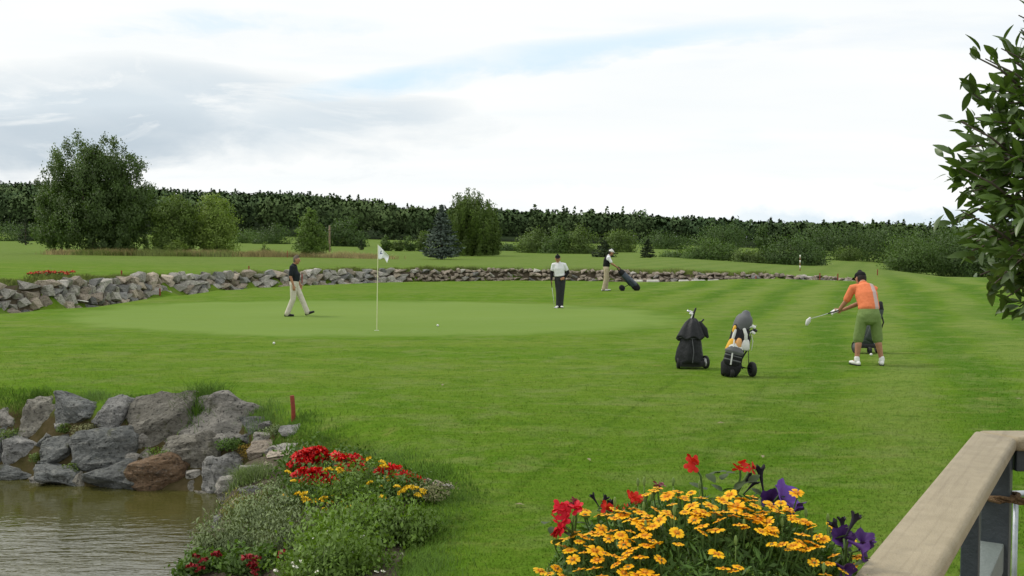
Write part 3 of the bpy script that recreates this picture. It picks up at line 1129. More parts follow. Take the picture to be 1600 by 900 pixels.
BUSHES = [
    # label, px, base py, depth, lobes, material, clumps, leaf
    ('round bush left of the wooden pole, in front of the dark wood', 432, 386, 190, [(0, 14, 28, 18), (-18, 8, 22, 14)], M_HEDGE, 90, .42),
    ('tall rounded bush just right of the wooden pole', 540, 390, 170, [(0, 22, 24, 26), (16, 12, 20, 18), (-20, 18, 16, 22)], M_HEDGE, 120, .42),
    ('low hedge bush right behind the pale upright tree', 385, 380, 200, [(0, 8, 30, 12)], M_BUSH, 60, .42),
    ('long hedge bush between the wood and the leftmost spruce', 30, 377, 215, [(0, 10, 40, 16), (40, 8, 30, 14)], M_HEDGE, 110, .48),
    ('distant hedge bush seen beneath the tallest dark tree', 95, 377, 215, [(0, 10, 30, 16)], M_BUSH, 70, .48),
    ('round shrub right above the white flag', 604, 391, 138, [(0, 9, 9, 10)], M_BUSH, 34, .3),
    ('leftmost of the small shrubs between flag and blue-grey spruce', 622, 392, 138, [(0, 8, 9, 9)], M_BUSH2, 34, .3),
    ('middle of the small shrubs between flag and blue-grey spruce', 641, 392, 140, [(0, 9, 10, 11)], M_BUSH, 34, .3),
    ('shrub touching the left side of the blue-grey spruce', 661, 394, 142, [(0, 14, 13, 16)], M_BUSH2, 46, .3),
    ('small grey-green bush directly right of the weeping tree', 790, 402, 150, [(0, 10, 18, 12)], M_HEDGE, 60, .34),
    ('light green round bush left of the man in the white shirt', 832, 402, 135, [(0, 20, 26, 22), (10, 10, 20, 14)], M_BUSH2, 120, .32),
    ('dense bush behind the head of the man in the white shirt', 872, 402, 132, [(0, 20, 22, 24), (-8, 8, 22, 12)], M_BUSH, 110, .32),
    ('upright bush between the two men on the far side', 908, 404, 132, [(0, 22, 22, 26), (6, 8, 20, 12)], M_BUSH2, 110, .32),
    ('bush behind the man with the white cap', 968, 394, 150, [(0, 16, 26, 20)], M_BUSH2, 90, .34),
    ('low wide bush at the far field edge above the small conifer', 1040, 388, 200, [(0, 8, 40, 14)], M_HEDGE, 100, .42),
    ('low bush at the left end of the fairway thicket', 1058, 412, 112, [(0, 8, 26, 10)], M_BUSH, 60, .28),
    ('broad bush in the middle of the fairway thicket', 1108, 414, 108, [(0, 16, 38, 22), (-22, 12, 24, 16), (24, 14, 22, 18)], M_BUSH, 190, .28),
    ('low bush linking the two big bushes of the fairway thicket', 1172, 418, 106, [(0, 12, 26, 16), (-16, 10, 16, 12)], M_BUSH2, 100, .28),
    ('big round bush behind the striped pole', 1236, 421, 106, [(0, 22, 44, 28), (24, 14, 26, 20), (-26, 16, 26, 22)], M_HEDGE, 220, .28),
    ('dark bush row behind the thicket, left part', 1130, 386, 190, [(0, 14, 44, 20)], M_HEDGE, 110, .42),
    ('tall narrow shrub standing behind the big round bush', 1193, 392, 185, [(0, 18, 12, 22)], M_HEDGE, 50, .42),
    ('wide bush row beyond the striped pole', 1310, 398, 170, [(0, 16, 48, 24), (-34, 18, 30, 24), (36, 12, 34, 20)], M_HEDGE, 190, .40),
    ('small pale shrub in front of the wide bush row', 1325, 404, 160, [(0, 7, 22, 10)], M_BUSH2, 56, .32),
    ('bush row above the golfer in orange', 1385, 404, 165, [(0, 18, 48, 26), (30, 18, 40, 26)], M_HEDGE, 190, .40),
    ('left end of the long hedge behind the crest', 1425, 440, 100, [(0, 34, 44, 34), (20, 26, 40, 32), (-16, 22, 26, 26)], M_BUSH, 240, .26),
    ('middle of the long hedge behind the crest', 1492, 444, 100, [(0, 38, 44, 38), (20, 34, 40, 36)], M_HEDGE, 240, .26),
    ('right end of the long hedge, partly behind the bay leaves', 1560, 448, 100, [(0, 42, 46, 42), (30, 40, 44, 40)], M_BUSH, 240, .26),
    ('part of the long hedge hidden mostly by the bay tree', 1640, 450, 100, [(0, 44, 48, 42)], M_HEDGE, 150, .26),
    ('tall bush row rising behind the long hedge', 1500, 420, 150, [(0, 34, 60, 34), (60, 34, 60, 34), (-50, 28, 50, 30)], M_HEDGE, 260, .4),
]
for i, (lab, px, py, d, lobes, mt, nc, lf) in enumerate(BUSHES):
    tree('bush', lab, 'bush', px, py, d, lobes, mt, nc, 46, lf * .78, 100 + i, trunk_r=.08, group='bushes along the far fairway', csize=.2, bottom=.0)

# ------------------------------------------------------------------ wooded hill: one far-off mass
def forest():
    r = np.random.default_rng(5)
    lst = []
    for i in range(1800):
        d = r.uniform(0, 1) ** 1.3 * 330 + 322
        u = r.uniform(-160, 1780)
        if u < 420:
            d += 10
        x = (u - 800) / FPX * d
        z = h1(x, d)
        con = r.uniform() < (.24 if u < 700 else .14)
        ht = r.uniform(11.5, 14) * (1.0 if u < 600 else .84 if u < 1000 else .72)
        if con:
            n = 120
            f = r.uniform(0.05, 1, n) ** 1.4
            rr = ((1 - f) ** .8) * ht * .21 * r.uniform(.5, 1.05, n)
            a = r.uniform(0, 6.283, n)
            P = np.stack([x + rr * np.cos(a), d + rr * np.sin(a), z + ht * f * 1.06], -1)
            O = np.stack([np.cos(a), np.sin(a), np.full(n, .5)], -1)
            B = np.stack([np.cos(a), np.sin(a), np.full(n, -.3)], -1) * 1.2
            tn = r.uniform(0, .4) + r.uniform(0, .15, n)
            lst.append(leaves(P, 1.2, .75, O, .75, B, tn, i))
        else:
            n = 160
            dv = unit(r.normal(size=(n, 3)))
            R0 = np.array((ht * .33, ht * .33, ht * .36))
            bl = 1 + .18 * np.sin(dv[:, 0] * 5 + i) * np.sin(dv[:, 2] * 4 + i * 2)
            P = np.array((x, d, z + ht * .58)) + dv * R0 * (r.uniform(.75, 1.05, n) * bl)[:, None]
            tn = r.uniform(.15, .8) + r.uniform(0, .15, n)
            lst.append(leaves(P, 1.3, 1.0, dv + np.array((0, 0, .25)), .8, None, tn, i))
    V, T, N, t = merge(lst)
    o = link('forest', tri_mesh('forest', V, T, M_FOREST, N, t))
    tag(o, 'dark mixed forest covering the long low hill on the horizon', 'forest', kind='stuff')


forest()


# ------------------------------------------------------------------ flower bed soil, gravel, grass
BED = np.array([(-3.05, 11.85), (-2.55, 11.3), (-2.2, 10.8), (-1.5, 10.0), (-.95, 9.3), (-.68, 8.8), (-.85, 7.9), (-.78, 6.8), (-.74, 4.6), (-2.45, 4.6),
                (-2.6, 7), (-2.85, 8.7), (-3.1, 9.7), (-3.2, 10.8), (-3.5, 12.2)])
bx, by = np.meshgrid(np.arange(-3.9, -.3, .07), np.arange(4.2, 12.6, .07))
bsd = poly_sd(BED, bx, by)
nz = np.array([mnoise.noise(Vector((a * 7, b * 7, 0))) for a, b in zip(bx.ravel(), by.ravel())]).reshape(bx.shape)
bz = H(bx, by) + np.where(bsd < 0, np.minimum(.02 + .5 * np.minimum(-bsd, .06), .05), .02 - .6 * bsd) + nz * .02
m_, n_ = bx.shape
ii = np.arange(m_ * n_).reshape(m_, n_)
keep = (bsd < .12)
F = [(ii[i, j], ii[i, j + 1], ii[i + 1, j + 1], ii[i + 1, j]) for i in range(m_ - 1) for j in range(n_ - 1) if keep[i, j] and keep[i + 1, j + 1] and keep[i, j + 1] and keep[i + 1, j]]
me = mesh('bed_soil', np.stack([bx, by, bz], -1).reshape(-1, 3), F, M_SOIL)
tag(link('bed_soil', me), kind='structure', label='dark mulch of the flower bed')

M_GRAVEL = pmat('gravel', (.20, .17, .14), .95, (.36, .32, .28), 60, 1.0, 70, spec=.1)
gv = np.array([(3.1, 2.9), (3.3, 6.6), (3.5, 6.9), (9, 7.1), (14, 7), (14, 2.9)])
tag(sheet('gravel_path', closed_curve(gv, 60), M_GRAVEL, .006, 6), kind='structure')


def blades(name, C, hgt, wid, mat, lean=.5, seed=0, nmix=.8, tint=None, bend=False):
    r = np.random.default_rng(seed)
    n = len(C)
    a = r.uniform(0, 6.283, n)
    s = np.stack([np.cos(a), np.sin(a), np.zeros(n)], -1) * (np.broadcast_to(wid, n) * .5)[:, None]
    h = np.broadcast_to(hgt, n) * r.uniform(.55, 1.25, n)
    lv = r.normal(size=(n, 2)) * lean * .6
    tip = np.stack([lv[:, 0] * h, lv[:, 1] * h, h], -1)
    if tint is None:
        tint = r.uniform(0, 1, n)
    face = unit(np.cross(s, tip))
    sg = np.where(face[:, 1:2] > 0, -1.0, 1.0)
    s, face = s * sg, face * sg
    N = unit(face * (1 - nmix) + np.array((0, 0, nmix)))
    if not bend:
        V = np.stack([C - s, C + s, C + tip], 1).reshape(-1, 3)
        T = np.arange(n * 3).reshape(n, 3)
        return tri_mesh(name, V, T, mat, np.repeat(N, 3, 0), np.repeat(tint, 3))
    mid = tip * .55
    mid[:, :2] *= .45
    V = np.stack([C - s, C + s, C + mid - s * .7, C + mid + s * .7, C + tip], 1).reshape(-1, 3)
    b = np.arange(n)[:, None] * 5
    T = np.concatenate([b + [0, 1, 3], b + [0, 3, 2], b + [2, 3, 4]])
    return tri_mesh(name, V, T, mat, np.repeat(N, 5, 0), np.repeat(tint, 5))


def scatter(n, fx, fy):
    return None


def near_turf():
    r = np.random.default_rng(3)
    n = 470000
    d = 4.8 * (27 / 4.8) ** r.uniform(0, 1, n)
    x = d * r.uniform(-.54, .54, n)
    lim = r.uniform(0, 1, n) > np.clip((d - 12) / 15, 0, 1) ** .7
    x, d = x[lim], d[lim]
    pd = poly_sd(POND, x, d)
    bd = poly_sd(BED, x, d)
    gd = poly_sd(gcurve, x, d)
    gvd = poly_sd(gv, x, d)
    wside = (x < -2.6) & (pd < .95)
    k = (pd > .35) & (bd > .03) & (gd > .1) & ~wside & (gvd > .03)
    x, d = x[k], d[k]
    z = H(x, d)
    h = .014 + .010 * r.uniform(0, 1, len(x))
    w = .003 + d * .0004
    C = np.stack([x, d, z - .002], -1)
    me = blades('lawn_grass', C, h, w, M_BLADE, .9, 4, .85)
    tag(link('lawn_grass', me), 'short mown grass blades of the near lawn', 'grass', kind='stuff')


near_turf()
GR = dict(rough=.7, spec=.15, trans=.2, tintamt=.4)
M_TALL = pmat('rough_grass', (.075, .150, .014), **GR)
M_DRY = pmat('straw_grass', (.24, .20, .08), **GR)
M_OLIVE = pmat('bank_grass', (.115, .15, .03), **GR)


def strip(name, label, P, widths, n, hgt, wid, mat, seed, lean=.7, onwall=False):
    """tall grass along a polyline of ground points"""
    r = np.random.default_rng(seed)
    P = np.array(P, float)
    sg = np.hypot(*np.diff(P, axis=0).T)
    Ls = np.concatenate([[0], np.cumsum(sg)])
    s = r.uniform(0, Ls[-1], n)
    # clumpy
    s += .25 * np.sin(s * 7 + 1) * r.uniform(0, 1, n)
    x = np.interp(s, Ls, P[:, 0]) + r.normal(size=n) * widths
    y = np.interp(s, Ls, P[:, 1]) + r.normal(size=n) * widths
    C = np.stack([x, y, H(x, y) - .01], -1)
    hh = hgt * (.6 + .5 * np.abs(np.sin(s * 1.3 + seed)) * np.abs(np.sin(s * .47 + 2)))
    me = blades(name, C, hh, wid, mat, lean, seed, .55, bend=True)
    return tag(link(name, me), label, 'grass', kind='stuff')


# fringe on top of the near boulder wall, lush border along the bed
top = [G(px, py)[:2] for px, py in [(-60, 622), (0, 624), (60, 626), (120, 625), (200, 628), (260, 630), (330, 636), (400, 648), (440, 664)]]
strip('fringe_grass', 'uneven grass fringe overhanging the top of the boulder wall', top, .10, 5200, .11, .008, M_TALL, 40)
bedge = [G(px, py)[:2] for px, py in [(445, 668), (480, 688), (540, 705), (600, 724), (660, 742), (710, 765), (700, 800), (670, 850), (650, 905), (640, 960)]]
strip('border_grass', 'longer lush grass along the edge of the flower bed', bedge, .16, 9000, .085, .007, M_TALL, 41)
tf = G(316, 634)
r_ = np.random.default_rng(9)
C = np.column_stack([tf[0] + r_.normal(size=900) * .14, tf[1] + r_.normal(size=900) * .12, np.zeros(900)])
C[:, 2] = H(C[:, 0], C[:, 1])
tag(link('grass_tuft', blades('grass_tuft', C, .26, .009, M_TALL, .9, 5, .5, bend=True)), 'dark grass tuft growing on top of the big grey slab boulder', 'grass tuft')
wl = WALL[1:-2] + np.array((0, .55))
wl[:4, 0] -= .45
strip('bank_top_grass', 'ragged darker grass along the top of the far stone bank', wl, .22, 15000, .30, .03, M_OLIVE, 42)
wl2 = WALL[1:-3] + np.array((0, -.5))
wl2[:4, 0] += .35
dry = [((px - 800) / FPX * d, d) for px, d in [(90, 90), (200, 90), (300, 91), (360, 91), (420, 90), (500, 90), (600, 92)]]
strip('straw_grass', 'straw-coloured tall grass at the foot of the left trees', dry, .75, 9000, .62, .045, M_DRY, 43)
dry2 = [((px - 800) / FPX * d, d) for px, d in [(130, 89), (250, 90), (360, 90)]]
strip('shade_grass', 'olive unmown grass under the left tree group', dry2, .7, 6000, .6, .045, M_OLIVE, 44)

# a few tussocks sitting in the wall's joints
def clump(name, label, cat, px, py, rx, rz, n, leaf, mat, seed, aspect=.5, lift=0.0, up=0.0, group=None):
    p = G(px, py)
    t = thing(name, label, cat, tuple(p), group=group)
    (V, T, N, ti), cc = crown([(0, 0, rz * .35 + lift, rx, rx * .9, rz)], max(8, n // 26), 26, leaf, seed, shell=.35, csize=.22, bottom=0, aspect=aspect, up=up)
    link('foliage', tri_mesh('foliage', V, T, mat, N, ti), t)
    return t, p, cc


M_SEDUM = pmat('ochre_sedum', (.22, .155, .025), rough=.8, tintamt=.35, spec=.1)
M_HERB = pmat('herb_leaf', (.115, .175, .032), **LEAF)
M_PALEHERB = pmat('pale_herb_leaf', (.20, .205, .10), rough=.8, tintamt=.4, spec=.1)
M_SILVER = pmat('silver_leaf', (.19, .24, .115), rough=.7, tintamt=.45, spec=.15, trans=.15)
M_OLVLEAF = pmat('olive_leaf', (.20, .205, .055), rough=.7, tintamt=.45, spec=.15, trans=.15)
M_BEDGREEN = pmat('bed_shrub_leaf', (.135, .225, .034), **LEAF)
M_DKGREEN = pmat('bed_dark_leaf', (.085, .155, .026), **LEAF)
for nm, lb, px, py, rx, rz, n, lf, mt in [
    ('stonecrop', 'dry pale stonecrop in the joint above the big dark boulder', 136, 682, .20, .09, 700, .03, M_PALEHERB),
    ('stonecrop', 'ochre cushion of stonecrop beside the flower bed stones', 397, 716, .17, .11, 1600, .022, M_SEDUM),
    ('wall_herb', 'small green herb between the boulders left of the red-brown one', 110, 742, .10, .08, 300, .035, M_HERB),
    ('wall_herb', 'green herb growing on top of the red-brown boulder', 262, 720, .22, .08, 700, .035, M_BEDGREEN),
    ('wall_herb', 'dark green herb left of the ochre cushion', 362, 706, .20, .10, 800, .035, M_DKGREEN),
    ('wall_herb', 'tiny herb below the second boulder of the top row', 98, 680, .08, .09, 240, .035, M_HERB),
    ('wall_herb', 'low herb at the left photo edge below the top boulders', 20, 690, .24, .08, 700, .03, M_HERB),
    ('wall_herb', 'herb beside the lowest grey boulders at the left', 58, 726, .12, .09, 300, .03, M_HERB),
    ('trailing_herb', 'pale trailing plant behind the first bed stones', 428, 684, .14, .06, 500, .03, M_SILVER),
]:
    clump(nm, lb, 'plant', px, py, rx, rz, n, lf, mt, px)
p = G(378, 762)
C = np.column_stack([p[0] + r_.normal(size=1600) * .14, p[1] + r_.normal(size=1600) * .10, np.zeros(1600)])
C[:, 2] = H(C[:, 0], C[:, 1]) + .06
tag(link('grass_cushion', blades('grass_cushion', C, .15, .006, M_HERB, 1.0, 6, .5, bend=True)), 'mossy grass cushion on the pale stones at the water corner', 'plant')

# ------------------------------------------------------------------ flower bed plants
M_RED = pmat('red_petal', (.60, .012, .012), rough=.5, tintamt=.35, spec=.3, trans=.15)
M_DKRED = pmat('dark_red_petal', (.25, .008, .014), rough=.5, tintamt=.35, spec=.3, trans=.1)
M_YEL = pmat('yellow_petal', (.78, .52, .02), rough=.6, tintamt=.25, spec=.2, trans=.1)
M_WHITEP = pmat('white_petal', (.75, .75, .62), rough=.6, spec=.2)
M_STEM = pmat('green_stem', (.075, .13, .03), rough=.6)


def pompon(name, r0, mat, n, leaf, seed, flat=.6):
    r = np.random.default_rng(seed)
    d = unit(r.normal(size=(n, 3)))
    d[:, 2] = np.abs(d[:, 2]) * 1.0 - .15
    P = d * np.array((r0, r0, r0 * flat)) * r.uniform(.55, 1.0, (n, 1))
    V, T, N, t = leaves(P, leaf, leaf * .8, d + np.array((0, 0, .3)), .5, None, None, seed)
    return tri_mesh(name, V, T, mat, N, t)


PM = {'red': [pompon('flower_head', .078, M_RED, 80, .036, s) for s in (1, 2, 3)],
      'yel': [pompon('flower', .034, M_YEL, 40, .02, s, .7) for s in (4, 5)],
      'dkred': [pompon('flower', .035, M_DKRED, 24, .03, s) for s in (6, 7)],
      'wht': [pompon('flower', .014, M_WHITEP, 7, .016, s) for s in (8, 9)]}


def bed_plant(name, label, px, py, rx, rz, n, leaf, mat, flowers, kind, seed, lift=0., stem=.0, aspect=.55, part='flower', group=None, up=0.0, pw=1.0):
    """flowers: list of pixel positions, each put on the plant's near side"""
    t, p, cc = clump(name, label, 'plant', px, py, rx, rz, n, leaf, mat, seed, aspect, lift, up, group)
    for k, (fx, fy) in enumerate(flowers):
        # put the bloom on the plant's outer surface along that line of sight
        ds = np.arange(p[1] - rx * 1.6, p[1] + rx * .3, .01)
        rr = ray(fx, fy)
        pts = np.stack([rr[0] * ds, ds, CAMZ + rr[2] * ds], -1) - p
        e2 = (pts[:, 0] / (rx * 1.3)) ** 2 + (pts[:, 1] / (rx * 1.3)) ** 2 + ((pts[:, 2] - rz * .35 - lift) / (rz * 1.55)) ** 2
        hit = np.nonzero(e2 < 1)[0]
        q = pts[hit[0]] + p if len(hit) else pts[np.argmin(e2)] + p
        o = link(part, random.choice(PM[kind]), t, tuple(q - p))
        o.rotation_euler = (random.uniform(.1, .6), random.uniform(-.3, .3), random.uniform(0, 6))
        o.scale = [random.uniform(.85, 1.2) * pw] * 3
        if stem:
            m = MB()
            m.loft([(q - p) * np.array((.8, .8, 0)) + np.array((0, 0, .04)), q - p], [.005, .004], n=5)
            m.build('stem', M_STEM, t)
    return t


def px_cloud(cx, cy, rx, ry, n, seed):
    r = random.Random(seed)
    out = []
    while len(out) < n:
        a, b = r.uniform(-1, 1), r.uniform(-1, 1)
        if a * a + b * b < 1:
            out.append((cx + a * rx, cy + b * ry))
    return out


bed_plant('geranium', 'red geranium with the densest blooms at the upper left of the bed', 488, 745, .34, .24, 2600, .05, M_DKGREEN,
          px_cloud(490, 722, 32, 20, 30, 1) + [(468, 716), (478, 708), (512, 712), (500, 704), (520, 722)], 'red', 51, stem=1, part='flower_head')
bed_plant('geranium', 'red geranium below the densest one, blooms low on the left', 490, 765, .26, .2, 1800, .05, M_DKGREEN,
          px_cloud(490, 748, 32, 13, 19, 2) + [(466, 741), (516, 751), (474, 756)], 'red', 52, stem=1, part='flower_head')
bed_plant('geranium', 'red geranium trailing right of the densest one', 545, 745, .28, .2, 1800, .05, M_DKGREEN,
          [(528, 714), (540, 718), (552, 722), (548, 734), (562, 730), (566, 738), (536, 732), (556, 716)], 'red', 53, stem=1, part='flower_head')
bed_plant('geranium', 'small red geranium at the right end of the bed', 622, 768, .20, .16, 1100, .05, M_DKGREEN,
          [(606, 733), (616, 735), (598, 736), (630, 744), (646, 750), (652, 755), (638, 757)], 'red', 54, stem=1, part='flower_head')
yl = [(449, 738), (458, 752), (445, 775), (466, 772), (478, 781), (493, 783), (506, 780), (516, 787), (535, 771), (522, 776), (538, 785), (557, 774), (512, 801), (509, 797),
      (531, 735), (514, 734), (562, 788), (577, 717), (597, 723), (604, 748), (578, 755), (596, 762), (620, 761), (635, 764), (643, 762), (649, 763), (653, 774), (590, 794),
      (629, 825), (620, 833), (646, 798), (597, 778), (627, 770), (475, 773), (546, 794), (600, 729), (661, 768)]
bed_plant('yellow_marigold', 'yellow-flowered marigold under the left geraniums', 490, 792, .34, .18, 2400, .035, M_DKGREEN, yl[:14], 'yel', 55, stem=1)
bed_plant('yellow_marigold', 'yellow-flowered marigold in the middle of the bed', 560, 785, .36, .26, 3000, .035, M_BEDGREEN, yl[14:22], 'yel', 56, stem=1)
bed_plant('yellow_marigold', 'yellow-flowered marigold under the right-hand geranium', 630, 790, .28, .20, 2200, .035, M_DKGREEN, yl[22:], 'yel', 57, stem=1)
bed_plant('bed_shrub', 'large fresh green shrub with tiny white blooms in the lower bed', 560, 862, .42, .25, 7000, .036, M_BEDGREEN,
          [(490, 842), (471, 855), (528, 848), (513, 830), (549, 864), (566, 838), (545, 872)], 'wht', 58, up=.05)
bed_plant('bed_shrub', 'fresh green shrub at the bottom edge below the large one', 520, 915, .40, .30, 6500, .036, M_BEDGREEN,
          [(457, 880), (461, 886), (495, 893), (470, 877), (432, 892), (588, 894), (598, 893)], 'wht', 59, up=.05)
bed_plant('bed_shrub', 'loose green shrub at the right rim of the bed', 625, 850, .28, .20, 3600, .038, M_BEDGREEN, [(614, 877), (628, 866)], 'wht', 60, up=.04)
bed_plant('silver_shrub', 'silvery-leaved shrub overhanging the shore', 420, 828, .36, .22, 4600, .036, M_SILVER, [], 'wht', 61, aspect=.35, up=.06)
bed_plant('silver_shrub', 'silvery-leaved shrub low at the waterline', 360, 870, .30, .22, 3600, .036, M_SILVER, [], 'wht', 62, aspect=.35, up=.06)
bed_plant('silver_shrub', 'grey-green shrub between the silvery and the fresh green ones', 455, 860, .28, .24, 3200, .034, M_SILVER, [], 'wht', 63, aspect=.35, up=.05)
bed_plant('olive_shrub', 'olive-brown feathery shrub beside the pale shore stones', 385, 820, .24, .18, 2600, .034, M_OLVLEAF, [], 'wht', 64, aspect=.3, up=.08)
bed_plant('dark_red_begonia', 'dark red flowering plant at the bottom left shore', 318, 905, .20, .16, 1500, .045, M_DKGREEN,
          [(305, 870), (318, 876), (334, 868), (340, 866), (300, 885), (312, 890)], 'dkred', 65)
bed_plant('dark_red_begonia', 'dark red flowering plant below the silvery shrubs', 395, 900, .24, .18, 1800, .045, M_DKGREEN,
          [(385, 872), (394, 872), (402, 876), (398, 886), (393, 881), (440, 866), (400, 894)], 'dkred', 66)
clump('ground_herb', 'low grey-green herbs on the mulch at the right end of the bed', 'plant', 675, 785, .22, .06, 700, .03, M_PALEHERB, 67)
clump('ground_herb', 'low creeping herb on the mulch left of the marigolds', 'plant', 435, 775, .24, .05, 700, .03, M_SILVER, 68)
# red flowers hanging over the far bank on the left
q = G(78, 434)
t = thing('bank_flowers', 'orange-red flowers on top of the far stone bank at the left', 'plant', tuple(q))
(V, T, N, ti), cc = crown([(0, 0, .05, .9, .5, .16)], 26, 26, .1, 69, csize=.2)
link('foliage', tri_mesh('foliage', V, T, M_BUSH, N, ti), t)
M_ORED = pmat('orange_red_petal', (.50, .05, .02), rough=.6, tintamt=.3)
big = [pompon('flower_head', .13, M_ORED, 36, .09, s) for s in (11, 12)]
for k in range(16):
    link('flower_head', random.choice(big), t, (random.uniform(-.85, .85), random.uniform(-.3, .3), random.uniform(.12, .26)))


# ------------------------------------------------------------------ people
M_SKIN = pmat('skin', (.42, .22, .14), .55, (.50, .27, .18), 9, spec=.35)
M_SKIN_T = pmat('tanned_skin', (.36, .17, .10), .55, (.44, .22, .135), 9, spec=.35)


def cloth(name, c, c2=None, sc=14, rough=.85):
    return pmat(name, c, rough, c2 or tuple(v * .8 for v in c), sc, 1.0, 12, spec=.15)


M_NAVY = cloth('black_polo_cloth', (.018, .022, .028))
M_CREAM = cloth('cream_trouser_cloth', (.62, .58, .50), (.52, .48, .40))
M_WHITE = cloth('white_polo_cloth', (.80, .80, .84), (.72, .72, .77))
M_CHAR = cloth('charcoal_cloth', (.038, .040, .044))
M_BLACKC = cloth('black_cloth', (.014, .014, .016))
M_BEIGE = cloth('beige_trouser_cloth', (.50, .42, .30), (.40, .33, .23))
M_GREENC = cloth('green_short_cloth', (.20, .285, .095), (.17, .24, .08))
M_CAPW = cloth('white_cap_cloth', (.8, .8, .78))
M_SHOEW = pmat('white_shoe', (.75, .75, .72), .5)
M_SHOEB = pmat('black_shoe', (.02, .02, .022), .4)
M_HAIR = pmat('grey_brown_hair', (.10, .075, .055), .8, (.18, .15, .12), 60, .6, 120)
M_HAIRD = pmat('dark_hair', (.025, .02, .018), .8, None)
M_STEEL = pmat('steel', (.55, .55, .56), .25, metal=1.0)
M_RUBBER = pmat('black_rubber', (.02, .02, .02), .7)
M_EYE = pmat('eye_dark', (.02, .015, .012), .3)
M_LIP = pmat('lip', (.30, .11, .09), .5)


def orange_mat():
    m = pmat('orange_polo_cloth', (.80, .235, .105), .85, (.72, .20, .085), 14, .5, 26, spec=.15)
    t = NT(m.node_tree)
    bs = t.n['Principled BSDF']
    src = bs.inputs['Base Color'].links[0].from_socket
    tc = t.node('ShaderNodeTexCoord')
    sp = t.node('ShaderNodeSeparateXYZ')
    t.l.new(tc.outputs['Object'], sp.inputs[0])
    # pale grey print down the right of the back
    xx = t.math('SUBTRACT', sp.outputs[0], t.math('MULTIPLY', t.math('SUBTRACT', sp.outputs[2], 1.1), -.06))
    xx = t.math('ADD', xx, t.math('MULTIPLY', t.math('SUBTRACT', t.noise(tc.outputs['Object'], 24, 3), .5), .03))
    f = t.math('MULTIPLY', t.ramp(xx, .035, .045), t.ramp(xx, .115, .105))
    t.set(bs.inputs['Base Color'], t.mix(t.math('MULTIPLY', f, .85), src, (.52, .46, .46)))
    return m


M_ORANGE = orange_mat()


def vec(*a):
    return np.array(a, float)


def hand(mb, wrist, d, pn, side, curl=.5, spread=1.0):
    """palm, four unequal curled fingers, thumb leaving the side of the palm"""
    d, pn = unit(d), unit(pn)
    pn = unit(pn - d * np.dot(pn, d))
    sd = np.cross(d, pn) * side
    mb.loft([wrist, wrist + d * .03, wrist + d * .075, wrist + d * .09], [(.026, .020), (.036, .017), (.042, .015), (.040, .012)], lat=sd, n=10)
    for k, ln in enumerate((.066, .076, .072, .056)):
        off = (1.5 - k) * .0215 * spread
        q = wrist + d * .088 + sd * off
        ang = 0
        pts = [q - d * .02]
        dd = d + sd * (1.5 - k) * .06
        for j, f in enumerate((.45, .32, .23)):
            ang += curl * (.55, .6, .45)[j]
            dj = unit(dd * math.cos(ang) + pn * math.sin(ang))
            q = q + dj * ln * f
            pts.append(q)
        mb.loft(pts, [.0095, .0092, .0085, .0072], n=7)
    q = wrist + d * .025 + sd * .03
    p1 = q + unit(d * .7 + sd * .7 + pn * .3) * .035
    p2 = p1 + unit(d + sd * .2 + pn * (.3 + .5 * curl)) * .032
    mb.loft([q - sd * .012, q, p1, p2], [.013, .013, .011, .008], n=7)


